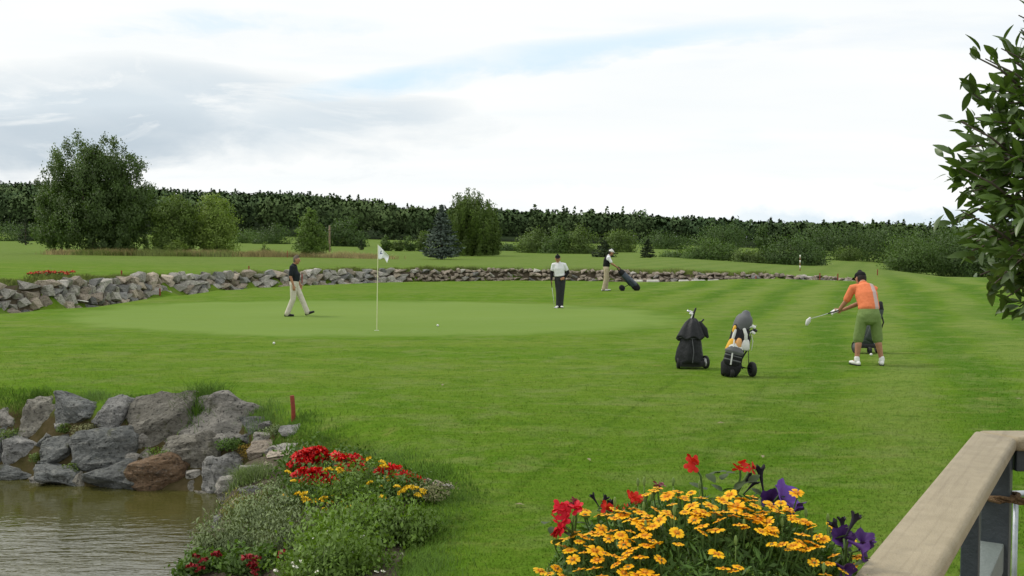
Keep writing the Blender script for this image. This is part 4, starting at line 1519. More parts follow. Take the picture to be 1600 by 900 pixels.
def person(label, loc, J, C, scale=1.0):
    t = thing('person', label, 'person', loc)
    t.scale = (scale,) * 3
    skin = C.get('skin', M_SKIN)
    lat = unit(vec(*J['lat']))
    b = MB()
    # torso along the spine
    sp = [vec(*p) for p in J['spine']]             # pelvis, waist, chest, collar
    pel, wai, che, col = sp
    neck, head = vec(*J['neck']), vec(*J['head'])
    dn = unit(pel - wai)
    belly = J.get('belly', 0)
    fw = unit(vec(*J['face']))
    tfw = np.cross(np.array((0, 0, 1.)), lat)
    if np.dot(tfw, vec(*J.get('front', J['face']))) < 0:
        tfw = -tfw
    TP = [pel + dn * .05, pel, wai + tfw * belly * .5, (wai + che) / 2 + tfw * belly, che, col, col + (neck - col) * .5]
    TR = [(.155, .105), (.168, .115), (.150, .105 + belly * .6), (.158, .112 + belly * .7), (.172, .115), (.150, .085), (.075, .062)]
    b.loft(TP, TR, lat=lat, n=16)
    b.loft([col - (neck - col) * .2, neck, head - unit(head - neck) * .04], [.06, .056, .055], n=12)
    # head: skull, face, jaw, nose, ears
    up = unit(head - neck + np.array((0, 0, .25)))
    fw = unit(fw - up * np.dot(fw, up))
    sd = np.cross(fw, up)
    b.loft([head - up * .05, head + up * .0, head + up * .040, head + up * .068], [(.070, .082), (.078, .096), (.074, .090), (.048, .058)], lat=sd, n=14)
    b.loft([head - up * .095 + fw * .045, head - up * .06 + fw * .035, head + up * .0 + fw * .02], [(.036, .032), (.052, .048), (.062, .066)], lat=sd, n=12)
    b.loft([head + fw * .088 + up * .015, head + fw * .108 - up * .022, head + fw * .095 - up * .034], [.010, .014, .012], n=8)
    b.loft([head + fw * .082 + up * .022 - sd * .045, head + fw * .09 + up * .026, head + fw * .082 + up * .022 + sd * .045], [.010, .009, .010], n=7)
    for k in (-1, 1):
        b.loft([head + sd * k * .078 - up * .03 - fw * .004, head + sd * k * .084 + up * .0 - fw * .012, head + sd * k * .08 + up * .024 - fw * .008], [(.008, .012), (.009, .017), (.008, .013)], lat=sd, n=8)
    for k, S in enumerate(('L', 'R')):
        s0, e0, w0 = [vec(*J[q + S]) for q in ('sh', 'el', 'wr')]
        b.loft([s0 + (col - s0) * .3, s0, s0 * .55 + e0 * .45, e0], [(.062, .058), (.060, .058), .049, .041], n=12)
        b.loft([e0, e0 * .7 + w0 * .3, w0], [.041, .041, .027], n=12)
        hd = vec(*J.get('hd' + S, w0 - e0))
        pn = vec(*J.get('pn' + S, (0, 1, 0)))
        hmb = b if not (C.get('glove') == S) else MB()
        hand(hmb, w0 + unit(hd) * .02, hd, pn, J.get('ts' + S, 1), J.get('curl' + S, .5))
        if C.get('glove') == S:
            g = hmb.build('glove', M_CAPW, t, remesh=.006, smooth_it=2)
        h0, k0, a0 = [vec(*J[q + S]) for q in ('hip', 'kn', 'an')]
        b.loft([h0, h0 * .5 + k0 * .5, k0], [(.086, .09), (.076, .08), .056], n=12)
        kd = unit(a0 - k0)
        toe = unit(vec(*J['toe' + S]))
        b.loft([k0, k0 * .68 + a0 * .32 - toe * .015, a0 * .75 + k0 * .25, a0], [.054, .057, .041, .038], n=12)
        b.loft([a0, a0 + toe * .06 - np.array((0, 0, .03))], [.038, .034], n=8)
    b.build('body', skin, t, remesh=.0085, smooth_it=3)
    # eyes and mouth
    for k in (-1, 1):
        m = MB()
        q = head + fw * .088 + sd * k * .030 + up * .006
        m.loft([q - sd * .009, q + sd * .009], [.006, .006], n=8)
        m.build('eye', M_EYE, t)
    m = MB()
    q = head + fw * .083 - up * .062
    m.loft([q - sd * .018, q + fw * .004, q + sd * .018], [.004, .006, .004], n=6)
    m.build('mouth', M_LIP, t)
    # trousers
    tm = MB()
    tr = C['trouser']
    tm.loft([pel + dn * .07, pel + dn * .02, pel - dn * .05, (pel * .4 + wai * .6)], [(.150, .118), (.178, .130), (.172, .124 + belly * .4), (.160, .116 + belly * .5)], lat=lat, n=18)
    for S in 'LR':
        h0, k0, a0 = [vec(*J[q + S]) for q in ('hip', 'kn', 'an')]
        if C.get('short'):
            e = k0 * .9 + a0 * .1
            m1 = h0 * .5 + k0 * .5
            tm.loft([h0, m1, e], [(.098, .108), (.092, .098), (.088, .092)], n=14)
        else:
            toe = unit(vec(*J['toe' + S]))
            tm.loft([h0, h0 * .5 + k0 * .5, k0, k0 * .5 + a0 * .5, a0 + np.array((0, 0, -.01))], [(.102, .112), (.094, .102), (.082, .086), (.076, .080), (.076, .086)], n=14)
    tm.build('shorts' if C.get('short') else 'trousers', tr, t, remesh=.0105, smooth_it=3)
    if C.get('belt'):
        bm_ = MB()
        bm_.loft([pel * .45 + wai * .55 - dn * -.018, pel * .45 + wai * .55], [(.173, .126 + belly * .5)] * 2, lat=lat, n=20, caps=False)
        bm_.build('belt', M_BLACKC, t)
    # shirt
    sm = MB()
    low = pel * C.get('hem', .35) + wai * (1 - C.get('hem', .35))
    sm.loft([low, wai + tfw * belly * .5, (wai + che) / 2 + tfw * belly, che, col, col + (neck - col) * .42],
            [(.176, .134 + belly * .6), (.170, .126 + belly * .7), (.174, .128 + belly * .75), (.186, .130), (.162, .100), (.080, .072)], lat=lat, n=18)
    for S in 'LR':
        s0, e0, w0 = [vec(*J[q + S]) for q in ('sh', 'el', 'wr')]
        f = C.get('sleeve', .8)
        e1 = s0 * (1 - f) + e0 * f
        sm.loft([s0 + (col - s0) * .45, s0, s0 * .5 + e1 * .5, e1], [(.068, .064), (.070, .068), .064, .064], n=14)
    sm.build('shirt', C['shirt'], t, remesh=.0105, smooth_it=3)
    cl = MB()
    cq = col + (neck - col) * .55
    cl.loft([cq - (neck - col) * .1, cq + (neck - col) * .28], [(.082, .074), (.068, .066)], lat=lat, n=16, caps=False)
    cl.build('collar', C.get('collar', C['shirt']), t)
    if C.get('undersleeve'):
        for S in 'LR':
            s0, e0, w0 = [vec(*J[q + S]) for q in ('sh', 'el', 'wr')]
            u = MB()
            u.loft([s0 * .5 + e0 * .5, e0, e0 * .6 + w0 * .4, w0], [.058, .052, .050, .036], n=12)
            u.build('undersleeve', C['undersleeve'], t, remesh=.009)
    if C.get('vest'):
        v = MB()
        v.loft([low, wai, (wai + che) / 2, che, col, col + (neck - col) * .3], [(.188, .146), (.182, .138), (.186, .140), (.186, .142), (.150, .110), (.085, .080)], lat=lat, n=18)
        v.build('vest', C['vest'], t, remesh=.009)
    # shoes
    for S in 'LR':
        a0 = vec(*J['an' + S])
        toe = unit(vec(*J['toe' + S]))
        z = np.array((0, 0, 1.))
        dnf = unit(-z + toe * np.dot(z, toe))
        base = a0 + dnf * .045
        sh = MB()
        la = np.cross(toe, z)
        sh.loft([base - toe * .055, base + toe * .01 - dnf * .008, base + toe * .08, base + toe * .14, base + toe * .18], [(.034, .036), (.038, .044), (.044, .036), (.045, .028), (.036, .022)], lat=la, n=12)
        sh.loft([a0 - toe * .01 + dnf * .01, a0 + dnf * -.03], [.045, .046], n=12)
        so = sh.build('shoe', C['shoe'], t, remesh=.008, smooth_it=2)
        sl = MB()
        sl.loft([base - toe * .07 + dnf * .032, base + toe * .06 + dnf * .032, base + toe * .19 + dnf * .030], [(.034, .010), (.044, .010), (.040, .009)], lat=la, n=10)
        sl.build('sole', M_RUBBER, so)
        if C.get('sock'):
            sk = MB()
            sk.loft([a0 + dnf * .0, a0 - dnf * .035], [.044, .046], n=12)
            sk.build('sock', C['sock'], t)
    # cap or hair
    if C.get('cap'):
        cp = MB()
        cp.loft([head + up * .045, head + up * .065, head + up * .098, head + up * .122], [(.087, .106), (.087, .106), (.072, .088), (.036, .046)], lat=sd, n=16)
        o = cp.build('cap', C['cap'], t, remesh=.008)
        vz = MB()
        vz.loft([head + up * .036 + fw * .07, head + up * .030 + fw * .13, head + up * .018 + fw * .172], [(.072, .010), (.066, .008), (.040, .006)], lat=sd, n=14)
        vz.build('visor', C['cap'], o)
    if C.get('hair'):
        hr = MB()
        hr.loft([head - fw * .035 - up * .045, head - fw * .028 + up * .0, head - fw * .012 + up * .055, head + up * .095], [(.076, .065), (.086, .082), (.080, .088), (.050, .062)], lat=sd, n=14)
        hr.build('hair', C['hair'], t, remesh=.008)
    return t


def club(name, label, grip, headp, face_dir, kind='iron', par=None, cat='golf club'):
    """grip end, shaft, head"""
    grip, headp = np.array(grip, float), np.array(headp, float)
    d = unit(headp - grip)
    t = thing(name, label, cat, tuple(grip)) if par is None else par
    o = np.zeros(3) if par is None else grip
    L_ = np.linalg.norm(headp - grip)
    m = MB()
    m.loft([o, o + d * .26], [.014, .011], n=8)
    m.build('grip', M_RUBBER, t)
    m = MB()
    m.loft([o + d * .24, o + d * L_], [.0065, .005], n=8)
    m.build('shaft', M_STEEL, t)
    m = MB()
    f = unit(face_dir)
    e = o + d * L_
    if kind == 'iron':
        m.loft([e - f * .01, e + f * .035 + d * .012, e + f * .08 + d * .02], [(.016, .012), (.028, .012), (.032, .010)], lat=d, n=10)
    else:
        m.loft([e - f * .02, e + f * .03 + d * .01, e + f * .10 + d * .012], [.02, (.045, .035), (.03, .025)], lat=d, n=12)
    m.build('club_head', M_STEEL if kind != 'white' else M_CAPW, t)
    return t


def ground_at(px, d):
    x = (px - 800) / FPX * d
    return np.array((x, d, h1(x, d)))


# man walking to the right across the green
g = ground_at(462, 29.6)
g[2] += .012
person('man in dark polo and cream trousers walking right towards the flag', tuple(g), dict(
    lat=(0, 1, 0), front=(1, 0, 0), face=(1, -.08, -.22), belly=.035,
    spine=[(-.05, 0, .94), (-.055, 0, 1.10), (-.065, 0, 1.27), (-.06, 0, 1.43)], neck=(-.02, 0, 1.50), head=(.03, 0, 1.615),
    shL=(-.06, .185, 1.40), elL=(-.04, .24, 1.14), wrL=(.07, .22, .92), shR=(-.07, -.185, 1.40), elR=(-.10, -.235, 1.13), wrR=(-.02, -.235, .90),
    hdL=(.25, 0, -1), hdR=(.10, 0, -1), pnL=(0, -1, 0), pnR=(0, 1, 0), curlL=.6, curlR=.7, tsL=-1, tsR=1,
    hipL=(-.05, .09, .92), knL=(.13, .10, .52), anL=(.30, .10, .115), toeL=(.93, 0, .32),
    hipR=(-.05, -.09, .92), knR=(-.06, -.10, .50), anR=(-.235, -.10, .085), toeR=(1, -.05, 0)),
    dict(shirt=M_NAVY, trouser=M_CREAM, shoe=M_SHOEB, hair=M_HAIR, sleeve=.75, belt=1, skin=M_SKIN_T), scale=1.03)

# man standing in the middle, facing us
g2 = ground_at(874, 32.2)
g2[2] += .012
person('man in white shirt, black cap and dark trousers standing on the green', tuple(g2), dict(
    lat=(1, 0, 0), front=(0, -1, 0), face=(-.12, -1, -.28),
    spine=[(.02, 0, .95), (.0, 0, 1.11), (-.01, -.01, 1.28), (-.015, 0, 1.43)], neck=(-.045, -.015, 1.495), head=(-.055, -.04, 1.605),
    shL=(.17, 0, 1.40), elL=(.285, .04, 1.15), wrL=(.175, -.09, 1.0), shR=(-.195, 0, 1.40), elR=(-.245, .02, 1.13), wrR=(-.265, -.09, .91),
    hdL=(-.8, -.5, -.4), hdR=(.05, -.25, -1), pnL=(0, 1, 0), pnR=(1, 0, 0), curlL=.4, curlR=1.2, tsL=1, tsR=1,
    hipL=(.11, 0, .93), knL=(.085, -.02, .50), anL=(.055, .0, .085), toeL=(.25, -1, 0),
    hipR=(-.06, 0, .93), knR=(-.03, -.04, .50), anR=(-.035, .0, .085), toeR=(-.45, -1, 0)),
    dict(shirt=M_WHITE, trouser=M_CHAR, shoe=M_SHOEW, cap=M_BLACKC, hair=M_HAIRD, sleeve=.62, undersleeve=M_BLACKC, belt=1, skin=M_SKIN_T), scale=.985)
club('putter', 'slim putter held downward by the man in the white shirt', g2 + vec(-.275, -.125, .92), g2 + vec(-.16, -.26, .03), (1, 0, 0))

# man with white cap pulling the navy bag
g3 = ground_at(948, 41.6)
person('man with white cap, black vest and beige trousers holding the navy golf bag', tuple(g3), dict(
    lat=(0, 1, 0), front=(1, 0, 0), face=(1, -.1, -.35),
    spine=[(-.02, 0, .95), (-.01, 0, 1.10), (.01, 0, 1.27), (.06, 0, 1.42)], neck=(.12, 0, 1.485), head=(.18, 0, 1.59),
    shL=(.07, .185, 1.38), elL=(.20, .22, 1.14), wrL=(.42, .10, .98), shR=(.07, -.185, 1.38), elR=(.19, -.22, 1.13), wrR=(.44, -.10, .97),
    hdL=(.8, -.2, -.6), hdR=(.8, .2, -.6), pnL=(0, 0, -1), pnR=(0, 0, -1), curlL=1.2, curlR=1.2, tsL=1, tsR=-1,
    hipL=(-.02, .09, .93), knL=(.03, .10, .51), anL=(-.02, .10, .085), toeL=(1, .1, 0),
    hipR=(-.02, -.09, .93), knR=(-.05, -.10, .50), anR=(-.14, -.10, .085), toeR=(1, -.1, 0)),
    dict(shirt=M_WHITE, trouser=M_BEIGE, shoe=M_SHOEW, cap=M_CAPW, hair=M_HAIRD, sleeve=.72, vest=M_BLACKC, skin=M_SKIN_T), scale=1.0)

# golfer in orange, seen from behind
g4 = ground_at(1360, 17.7)
person('golfer in orange shirt and green shorts swinging a club, seen from behind', tuple(g4), dict(
    lat=(1, -.12, 0), front=(0, 1, 0), face=(-.35, .8, -.75),
    spine=[(-.025, -.04, .86), (-.02, .0, 1.01), (-.03, .08, 1.17), (-.045, .17, 1.31)], neck=(-.04, .235, 1.37), head=(-.05, .32, 1.435),
    shL=(-.235, .17, 1.28), elL=(-.315, .23, 1.06), wrL=(-.40, .33, .90), shR=(.125, .17, 1.28), elR=(.02, .33, 1.05), wrR=(-.33, .36, .90),
    hdL=(-.9, .1, -.25), hdR=(-.9, .05, -.1), pnL=(.2, .6, -.8), pnR=(.2, -.8, .4), curlL=1.25, curlR=1.25, tsL=-1, tsR=-1,
    hipL=(-.12, -.03, .84), knL=(-.165, .05, .47), anL=(-.20, .0, .085), toeL=(-.25, 1, 0),
    hipR=(.075, -.03, .84), knR=(.15, .05, .47), anR=(.215, .0, .085), toeR=(.3, 1, 0)),
    dict(shirt=M_ORANGE, trouser=M_GREENC, short=1, shoe=M_SHOEW, sock=M_CAPW, cap=M_BLACKC, hair=M_HAIRD, sleeve=.85, glove='L', skin=M_SKIN_T), scale=1.06)
club('swung_club', 'golf club with bright head swung out left of the golfer in orange', g4 + vec(-.385, .345, .965), g4 + vec(-.985, .25, .80), (-.3, .2, -.9), 'white')


# ------------------------------------------------------------------ golf bags on trolleys
M_COVER = pmat('black_rain_cover', (.018, .019, .021), .5, (.026, .027, .03), 6, .8, 14, spec=.2)
M_HOOD = pmat('grey_hood', (.10, .104, .11), .6, (.13, .134, .14), 9, .3, 20)
M_BAGBLACK = pmat('black_bag_fabric', (.012, .012, .014), .7, (.02, .02, .023), 9, .5, 30, spec=.2)
M_BAGYEL = pmat('yellow_bag_panel', (.75, .42, .04), .6, (.66, .34, .03), 9)
M_BAGWHITE = pmat('white_bag_panel', (.72, .72, .70), .6, (.6, .6, .58), 9)
M_BAGORANGE = pmat('tan_orange_panel', (.70, .38, .16), .6, (.6, .3, .1), 9)
M_BAGNAVY = pmat('navy_bag_fabric', (.028, .042, .062), .45, (.045, .06, .085), 7, .3, 30, spec=.45)
M_BAGGREEN = pmat('dark_green_bag_fabric', (.028, .040, .034), .5, (.04, .055, .045), 7, .3, 30)
M_PLASTIC = pmat('black_plastic', (.02, .02, .022), .4)


def wheel(parent, c, r, ax=(1, 0, 0), w=.035, hub=M_BAGBLACK):
    m = MB()
    m.ring(c, ax, r - w * .45, (w * .5, w * .7), 24, 8)
    ty = m.build('wheel', M_RUBBER, parent)
    h = MB()
    a = unit(ax) * w * .5
    h.loft([np.array(c) - a, np.array(c) + a], [r * .68, r * .68], lat=(0, 0, 1), n=18, caps=False)
    h.build('rim', hub, ty)


def fold_loft(name, mat, parent, st, n=40, folds=7, seed=0, amp=.05):
    """cloth-like tube: st = list of (center, rx, ry, fold strength)"""
    r = random.Random(seed)
    ph = [r.uniform(0, 6.28) for _ in range(4)]
    V, F = [], []
    for i, (c, rx, ry, fs) in enumerate(st):
        for k in range(n):
            a = 2 * math.pi * k / n
            f = 1 + amp * fs * (math.sin(folds * a + ph[0]) + .6 * math.sin((folds + 4) * a + ph[1] + i * .3) + .4 * math.sin(3 * a + ph[2]))
            dz = -.02 * fs * math.sin(5 * a + ph[3])
            V.append((c[0] + rx * f * math.cos(a), c[1] + ry * f * math.sin(a), c[2] + dz))
    m = len(st)
    for i in range(m - 1):
        for k in range(n):
            a, b = i * n + k, i * n + (k + 1) % n
            F.append((a, b, b + n, a + n))
    F.append(tuple(range(n))[::-1])
    F.append(tuple(range((m - 1) * n, m * n)))
    o = link(name, mesh(name, V, F, mat), parent)
    return o


# A: bag under a black rain cover
A = ground_at(1080, 17.45)
t = thing('golf_trolley', 'golf bag under a black rain cover with club heads poking out', 'golf bag', tuple(A), group='golf bags on trolleys')
fold_loft('rain_cover', M_COVER, t, [((-.02, 0, .10), .24, .20, .7), ((-.02, 0, .16), .25, .20, 1), ((-.02, 0, .30), .225, .19, 1), ((0, 0, .45), .19, .17, .9), ((.0, 0, .56), .175, .16, .7), ((.0, 0, .62), .165, .15, .6)], folds=6, seed=2)
cape = fold_loft('cape', M_COVER, t, [((.0, -.01, .535), .225, .19, 1.6), ((.0, -.01, .57), .215, .185, 1.4), ((.01, 0, .70), .165, .15, 1.0), ((.02, 0, .80), .12, .115, .8), ((.03, 0, .86), .07, .07, .4), ((.035, 0, .885), .03, .03, 0)], folds=5, seed=5, amp=.06)
m = MB()
m.loft([(.13, -.02, .80), (.22, -.03, .66), (.295, -.04, .54)], [(.05, .012), (.075, .012), (.02, .008)], lat=(0, 0, 1), n=10)
m.build('cape_corner', M_COVER, cape)
m = MB()
m.loft([(-.22, -.02, .52), (-.16, -.03, .56)], [(.05, .03), (.04, .03)], n=8)
m.build('cover_flap', M_COVER, cape)
m = MB()
m.loft([(.03, 0, .86), (.055, 0, .97), (.085, 0, 1.045)], [.022, .02, .016], n=8)
m.build('club_grip', M_PLASTIC, t)
for q0, q1, mt in (((.01, .01, .86), (-.01, .0, 1.0), M_STEEL), ((.04, .02, .86), (.045, .02, .98), M_BAGWHITE), ((.0, -.02, .86), (.03, -.02, .96), M_SHOEW)):
    m = MB()
    m.loft([q0, q1], [.011, .011], n=7)
    m.loft([np.array(q1) - vec(.01, 0, .01), np.array(q1) + vec(-.045, .01, .006)], [(.018, .014), (.024, .012)], n=9)
    m.build('club', mt, t)
m = MB()
m.loft([(.10, .02, .80), (.18, .02, .80), (.225, .02, .85)], [.014, .014, .015], n=8)
m.build('trolley_handle', M_PLASTIC, t)
m = MB()
m.box((0, .0, .09), (.42, .30, .10))
m.loft([(-.20, .03, .11), (.25, .03, .11)], [.014, .014], n=8)
m.build('trolley_frame', M_PLASTIC, t, bevel=.02)
wheel(t, (.255, -.05, .115), .115, (1, .35, 0), .04, M_BAGWHITE)
m = MB()
m.loft([(.0, -.205, .12), (.02, -.20, .30), (.0, -.17, .52)], [(.008, .006)] * 3, n=7)
m.build('cover_seam', M_HOOD, t)
m = MB()
m.loft([(-.2, -.06, .545), (0, -.2, .535), (.19, -.07, .545)], [.008] * 3, n=7)
m.build('cape_hem', M_HOOD, cape)
wheel(t, (-.215, -.03, .105), .105, (1, -.1, 0), .045, M_HOOD)

# B: black, white and yellow bag with a grey hood, leaning right
B = ground_at(1156, 16.35)
t = thing('golf_trolley', 'black, white and yellow golf bag with a grey hood on a trolley', 'golf bag', tuple(B), group='golf bags on trolleys')
t.scale = (1.04,) * 3
b0, b1 = vec(-.11, .0, .20), vec(.055, .06, .85)
ax = unit(b1 - b0)


def along(f, dx=0, dy=0):
    return b0 + (b1 - b0) * f + vec(dx, dy, 0)


def bagseg(name, f0, f1, r0, r1, mat, par=t, n=16, dx=0, dy=0):
    m = MB()
    m.loft([along(f0, dx, dy), along((f0 + f1) / 2, dx, dy), along(f1, dx, dy)], [r0, tuple((a + b) / 2 * 1.02 for a, b in zip(r0, r1)), r1], n=n, power=2.6)
    return m.build(name, mat, par, bevel=.012)


body = bagseg('bag_body', .0, .92, (.145, .13), (.12, .11), M_BAGBLACK)
bagseg('bag_base', -.12, .04, (.155, .14), (.15, .135), M_BAGBLACK, body)
bagseg('lower_pocket', .06, .34, (.135, .08), (.13, .08), M_BAGBLACK, body, dx=-.03, dy=-.09)
bagseg('piping', .30, .33, (.148, .095), (.148, .095), M_HOOD, body, dx=-.03, dy=-.09)
bagseg('yellow_panel', .36, .54, (.085, .07), (.06, .06), M_BAGYEL, body, dx=-.095, dy=-.075)
bagseg('white_panel', .35, .43, (.13, .07), (.125, .065), M_BAGWHITE, body, dx=-.03, dy=-.092)
bagseg('orange_panel', .42, .58, (.06, .055), (.045, .045), M_BAGORANGE, body, dx=.0, dy=-.10)
bagseg('white_strip', .58, .82, (.03, .035), (.026, .035), M_BAGWHITE, body, dx=-.09, dy=-.07)
bagseg('yellow_strip', .80, .90, (.03, .035), (.026, .035), M_BAGYEL, body, dx=-.105, dy=-.06)
bagseg('towel', .40, .56, (.085, .045), (.055, .04), M_BAGWHITE, body, dx=.11, dy=-.10)
m = MB()
m.loft([along(.58, .10, -.125), along(.72, .08, -.128), along(.86, .03, -.12)], [(.026, .012), (.028, .012), (.026, .012)], lat=(1, 0, 0), n=8)
m.build('white_badge', M_BAGWHITE, body)
for f in (.10, .20, .27):
    bagseg('zip', f, f + .012, (.138, .083), (.138, .083), M_HOOD, body, dx=-.03, dy=-.09)
m = MB()
m.loft([along(.02, -.06, -.185), along(.36, -.075, -.165), along(.60, -.085, -.135)], [(.012, .006)] * 3, n=8)
m.build('strap_band', M_BAGWHITE, body)
m = MB()
m.loft([(.17, .05, .12), (.16, .04, .40), (.20, .02, .70), (.26, .0, .80)], [.009, .009, .009, .011], n=8)
m.build('push_bar', M_STEEL, t)
bagseg('side_panel', .44, .82, (.10, .04), (.085, .04), M_BAGBLACK, body, dx=.055, dy=-.085)
m = MB()
m.loft([along(.84), along(.94, .015), along(1.06, .03), along(1.15, .035), along(1.19, .035)], [(.130, .12), (.142, .13), (.138, .13), (.112, .105), (.075, .07)], n=18)
m.build('hood', M_HOOD, t)
for k, (dx, dz) in enumerate(((.21, .80), (.235, .745), (.205, .71))):
    m = MB()
    m.loft([(.12, -.02, dz - .04), (dx, -.03, dz)], [.010, .010], n=7)
    m.loft([(dx - .01, -.03, dz), (dx + .03, -.035, dz - .025)], [(.026, .014), (.022, .012)], n=9)
    m.build('club', M_SHOEW if k % 2 == 0 else M_PLASTIC, t)
m = MB()
m.loft([(.06, .10, .88), (.18, .08, .62), (.16, .06, .44), (.02, .04, .22), (.06, .02, .13)], [.013, .013, .013, .014, .014], n=8)
m.loft([(-.16, .0, .11), (.02, .0, .15), (.19, .0, .125)], [.018, .024, .016], n=8)
m.loft([(-.14, -.10, .06), (-.13, .0, .14)], [.016, .016], n=8)
m.build('trolley_frame', M_PLASTIC, t)
m = MB()
m.loft([(.195, .0, .42), (.215, -.01, .56), (.19, -.01, .66)], [.006, .006, .006], n=7)
m.build('strap', M_BAGWHITE, t)
wheel(t, (.205, -.02, .118), .118, (1, .2, 0), .06, M_BAGBLACK)
wheel(t, (-.135, -.10, .075), .075, (1, .1, 0), .05, M_BAGBLACK)
wheel(t, (-.215, .12, .118), .118, (1, -.2, 0), .06, M_BAGBLACK)

# C: dark bag half hidden behind the golfer in orange
Cc = ground_at(1358, 19.6)
t = thing('golf_trolley', 'dark golf bag on a trolley half hidden behind the golfer in orange', 'golf bag', tuple(Cc), group='golf bags on trolleys')
b0, b1 = vec(-.03, .0, .22), vec(.19, .05, .84)
body = bagseg('bag_body', .0, 1.0, (.14, .13), (.12, .11), M_BAGGREEN, t)
bagseg('side_pocket', .1, .5, (.11, .06), (.10, .06), M_BAGGREEN, body, dx=.02, dy=-.10)
m = MB()
m.loft([along(.98), along(1.08, .01), along(1.2, .02)], [(.12, .11), (.11, .10), (.05, .05)], n=16)
m.build('hood', M_BAGBLACK, t)
m = MB()
m.loft([(.24, .02, .86), (.30, 0, .60), (.26, 0, .48)], [.014, .016, .014], n=8)
m.loft([(-.22, .0, .12), (.1, .0, .14)], [.018, .018], n=8)
m.box((-.02, -.02, .15), (.36, .22, .08))
m.build('trolley_frame', M_PLASTIC, t, bevel=.02)
wheel(t, (-.245, -.02, .12), .12, (1, .2, 0), .05, M_HOOD)
wheel(t, (-.02, -.16, .07), .07, (1, .1, 0), .045)
wheel(t, (.20, .05, .12), .12, (1, -.1, 0), .05, M_HOOD)

# D: navy bag tipped back in the hand of the man with the white cap
D = ground_at(968, 41.6)
t = thing('golf_trolley', 'navy golf bag tipped on its trolley, held by the man with the white cap', 'golf bag', tuple(D), group='golf bags on trolleys')
b0, b1 = vec(.64, -.02, .20), vec(.10, -.02, .74)
body = bagseg('bag_body', .0, 1.0, (.15, .16), (.12, .13), M_BAGNAVY, t)
bagseg('bag_base', -.14, .04, (.15, .15), (.155, .165), M_BAGBLACK, body)
bagseg('side_pocket', .1, .5, (.08, .10), (.07, .09), M_BAGNAVY, body, dx=.05, dy=-.09)
bagseg('top_cuff', .94, 1.06, (.13, .14), (.13, .14), M_BAGBLACK, body)
for k in range(6):
    m = MB()
    q = along(1.06, random.uniform(-.06, .08), random.uniform(-.07, .07))
    e = q + unit(b1 - b0) * random.uniform(.08, .22) + vec(0, 0, .04)
    m.loft([q, e], [.010, .010], n=6)
    m.loft([e, e + vec(-.04, .01, .02)], [(.028, .022), (.03, .02)], n=9)
    m.build('club', M_BAGBLACK if k % 3 else M_SHOEW, t)
m = MB()
m.loft([(-.10, -.02, .92), (.02, -.02, .72), (.22, -.02, .44), (.42, -.02, .20)], [.015, .015, .016, .016], n=8)
m.loft([(-.10, -.13, .93), (-.10, .09, .93)], [.017, .017], n=8)
m.loft([(.36, -.02, .24), (.16, -.02, .12)], [.014, .014], n=8)
m.loft([(.12, -.26, .12), (.12, .22, .12)], [.014, .014], n=8)
m.build('trolley_frame', M_PLASTIC, t)
wheel(t, (.09, -.27, .115), .115, (.15, 1, 0), .05)
wheel(t, (.12, .23, .115), .115, (-.1, 1, 0), .05)

# ------------------------------------------------------------------ flag, balls, stakes
M_POLE = pmat('flagstick', (.72, .70, .42), .4, (.8, .78, .6), 4)


def flag_mat():
    m = pmat('flag_cloth', (.85, .86, .88), .8)
    t = NT(m.node_tree)
    bs = t.n['Principled BSDF']
    tc = t.node('ShaderNodeTexCoord')
    sp = t.node('ShaderNodeSeparateXYZ')
    t.l.new(tc.outputs['Object'], sp.inputs[0])
    # little dark blue print: slanted stroke with a foot
    u = t.math('SUBTRACT', sp.outputs[0], t.math('MULTIPLY', t.math('SUBTRACT', sp.outputs[2], -.18), .30))
    a = t.math('MULTIPLY', t.math('COMPARE', u, .062, .011), t.math('COMPARE', sp.outputs[2], -.175, .04))
    b = t.math('MULTIPLY', t.math('COMPARE', u, .085, .03), t.math('COMPARE', sp.outputs[2], -.205, .010))
    f = t.math('MAXIMUM', a, b)
    t.set(bs.inputs['Base Color'], t.mix(f, (.85, .86, .88), (.05, .07, .18)))
    return m


fl = ground_at(588, 24.6)
fl[2] += .012
t = thing('golf_flag', 'white golf flag on a pale yellow flagstick in the green', 'flag', tuple(fl))
s = fl[1] / FPX
tip = vec(.045, 0, 2.10)
m = MB()
m.loft([(0, 0, -.05), tip * .5, tip], [.010, .009, .007], n=10)
m.build('pole', M_POLE, t)
m = MB()
m.ring((0, 0, .002), (0, 0, 1), .055, (.003, .003), 20, 6)
m.build('hole_rim', M_SHOEW, t)
V, F = [], []
nu, nv = 20, 12
for j in range(nv):
    v = j / (nv - 1)
    for i in range(nu):
        u = i / (nu - 1)
        # hangs from the top, free end drops
        ln = .28
        x = ln * u * (.93 - .12 * v)
        z = -.34 * v * (1 - .42 * u) - .26 * u ** 1.1 * (1 - .35 * v) - .06 * math.sin(u * 7 + 1) * v * u
        y = .055 * math.sin(u * 8 + v * 2.2) * u ** .6 + .03 * math.sin(v * 5) * u
        V.append((x, y, z))
for j in range(nv - 1):
    for i in range(nu - 1):
        a = j * nu + i
        F.append((a, a + 1, a + nu + 1, a + nu))
o = link('flag_cloth', mesh('flag_cloth', V, F, flag_mat()), t, tuple(tip + vec(.002, 0, -.01)))
sl = o.modifiers.new('thick', 'SOLIDIFY')
sl.thickness = .003


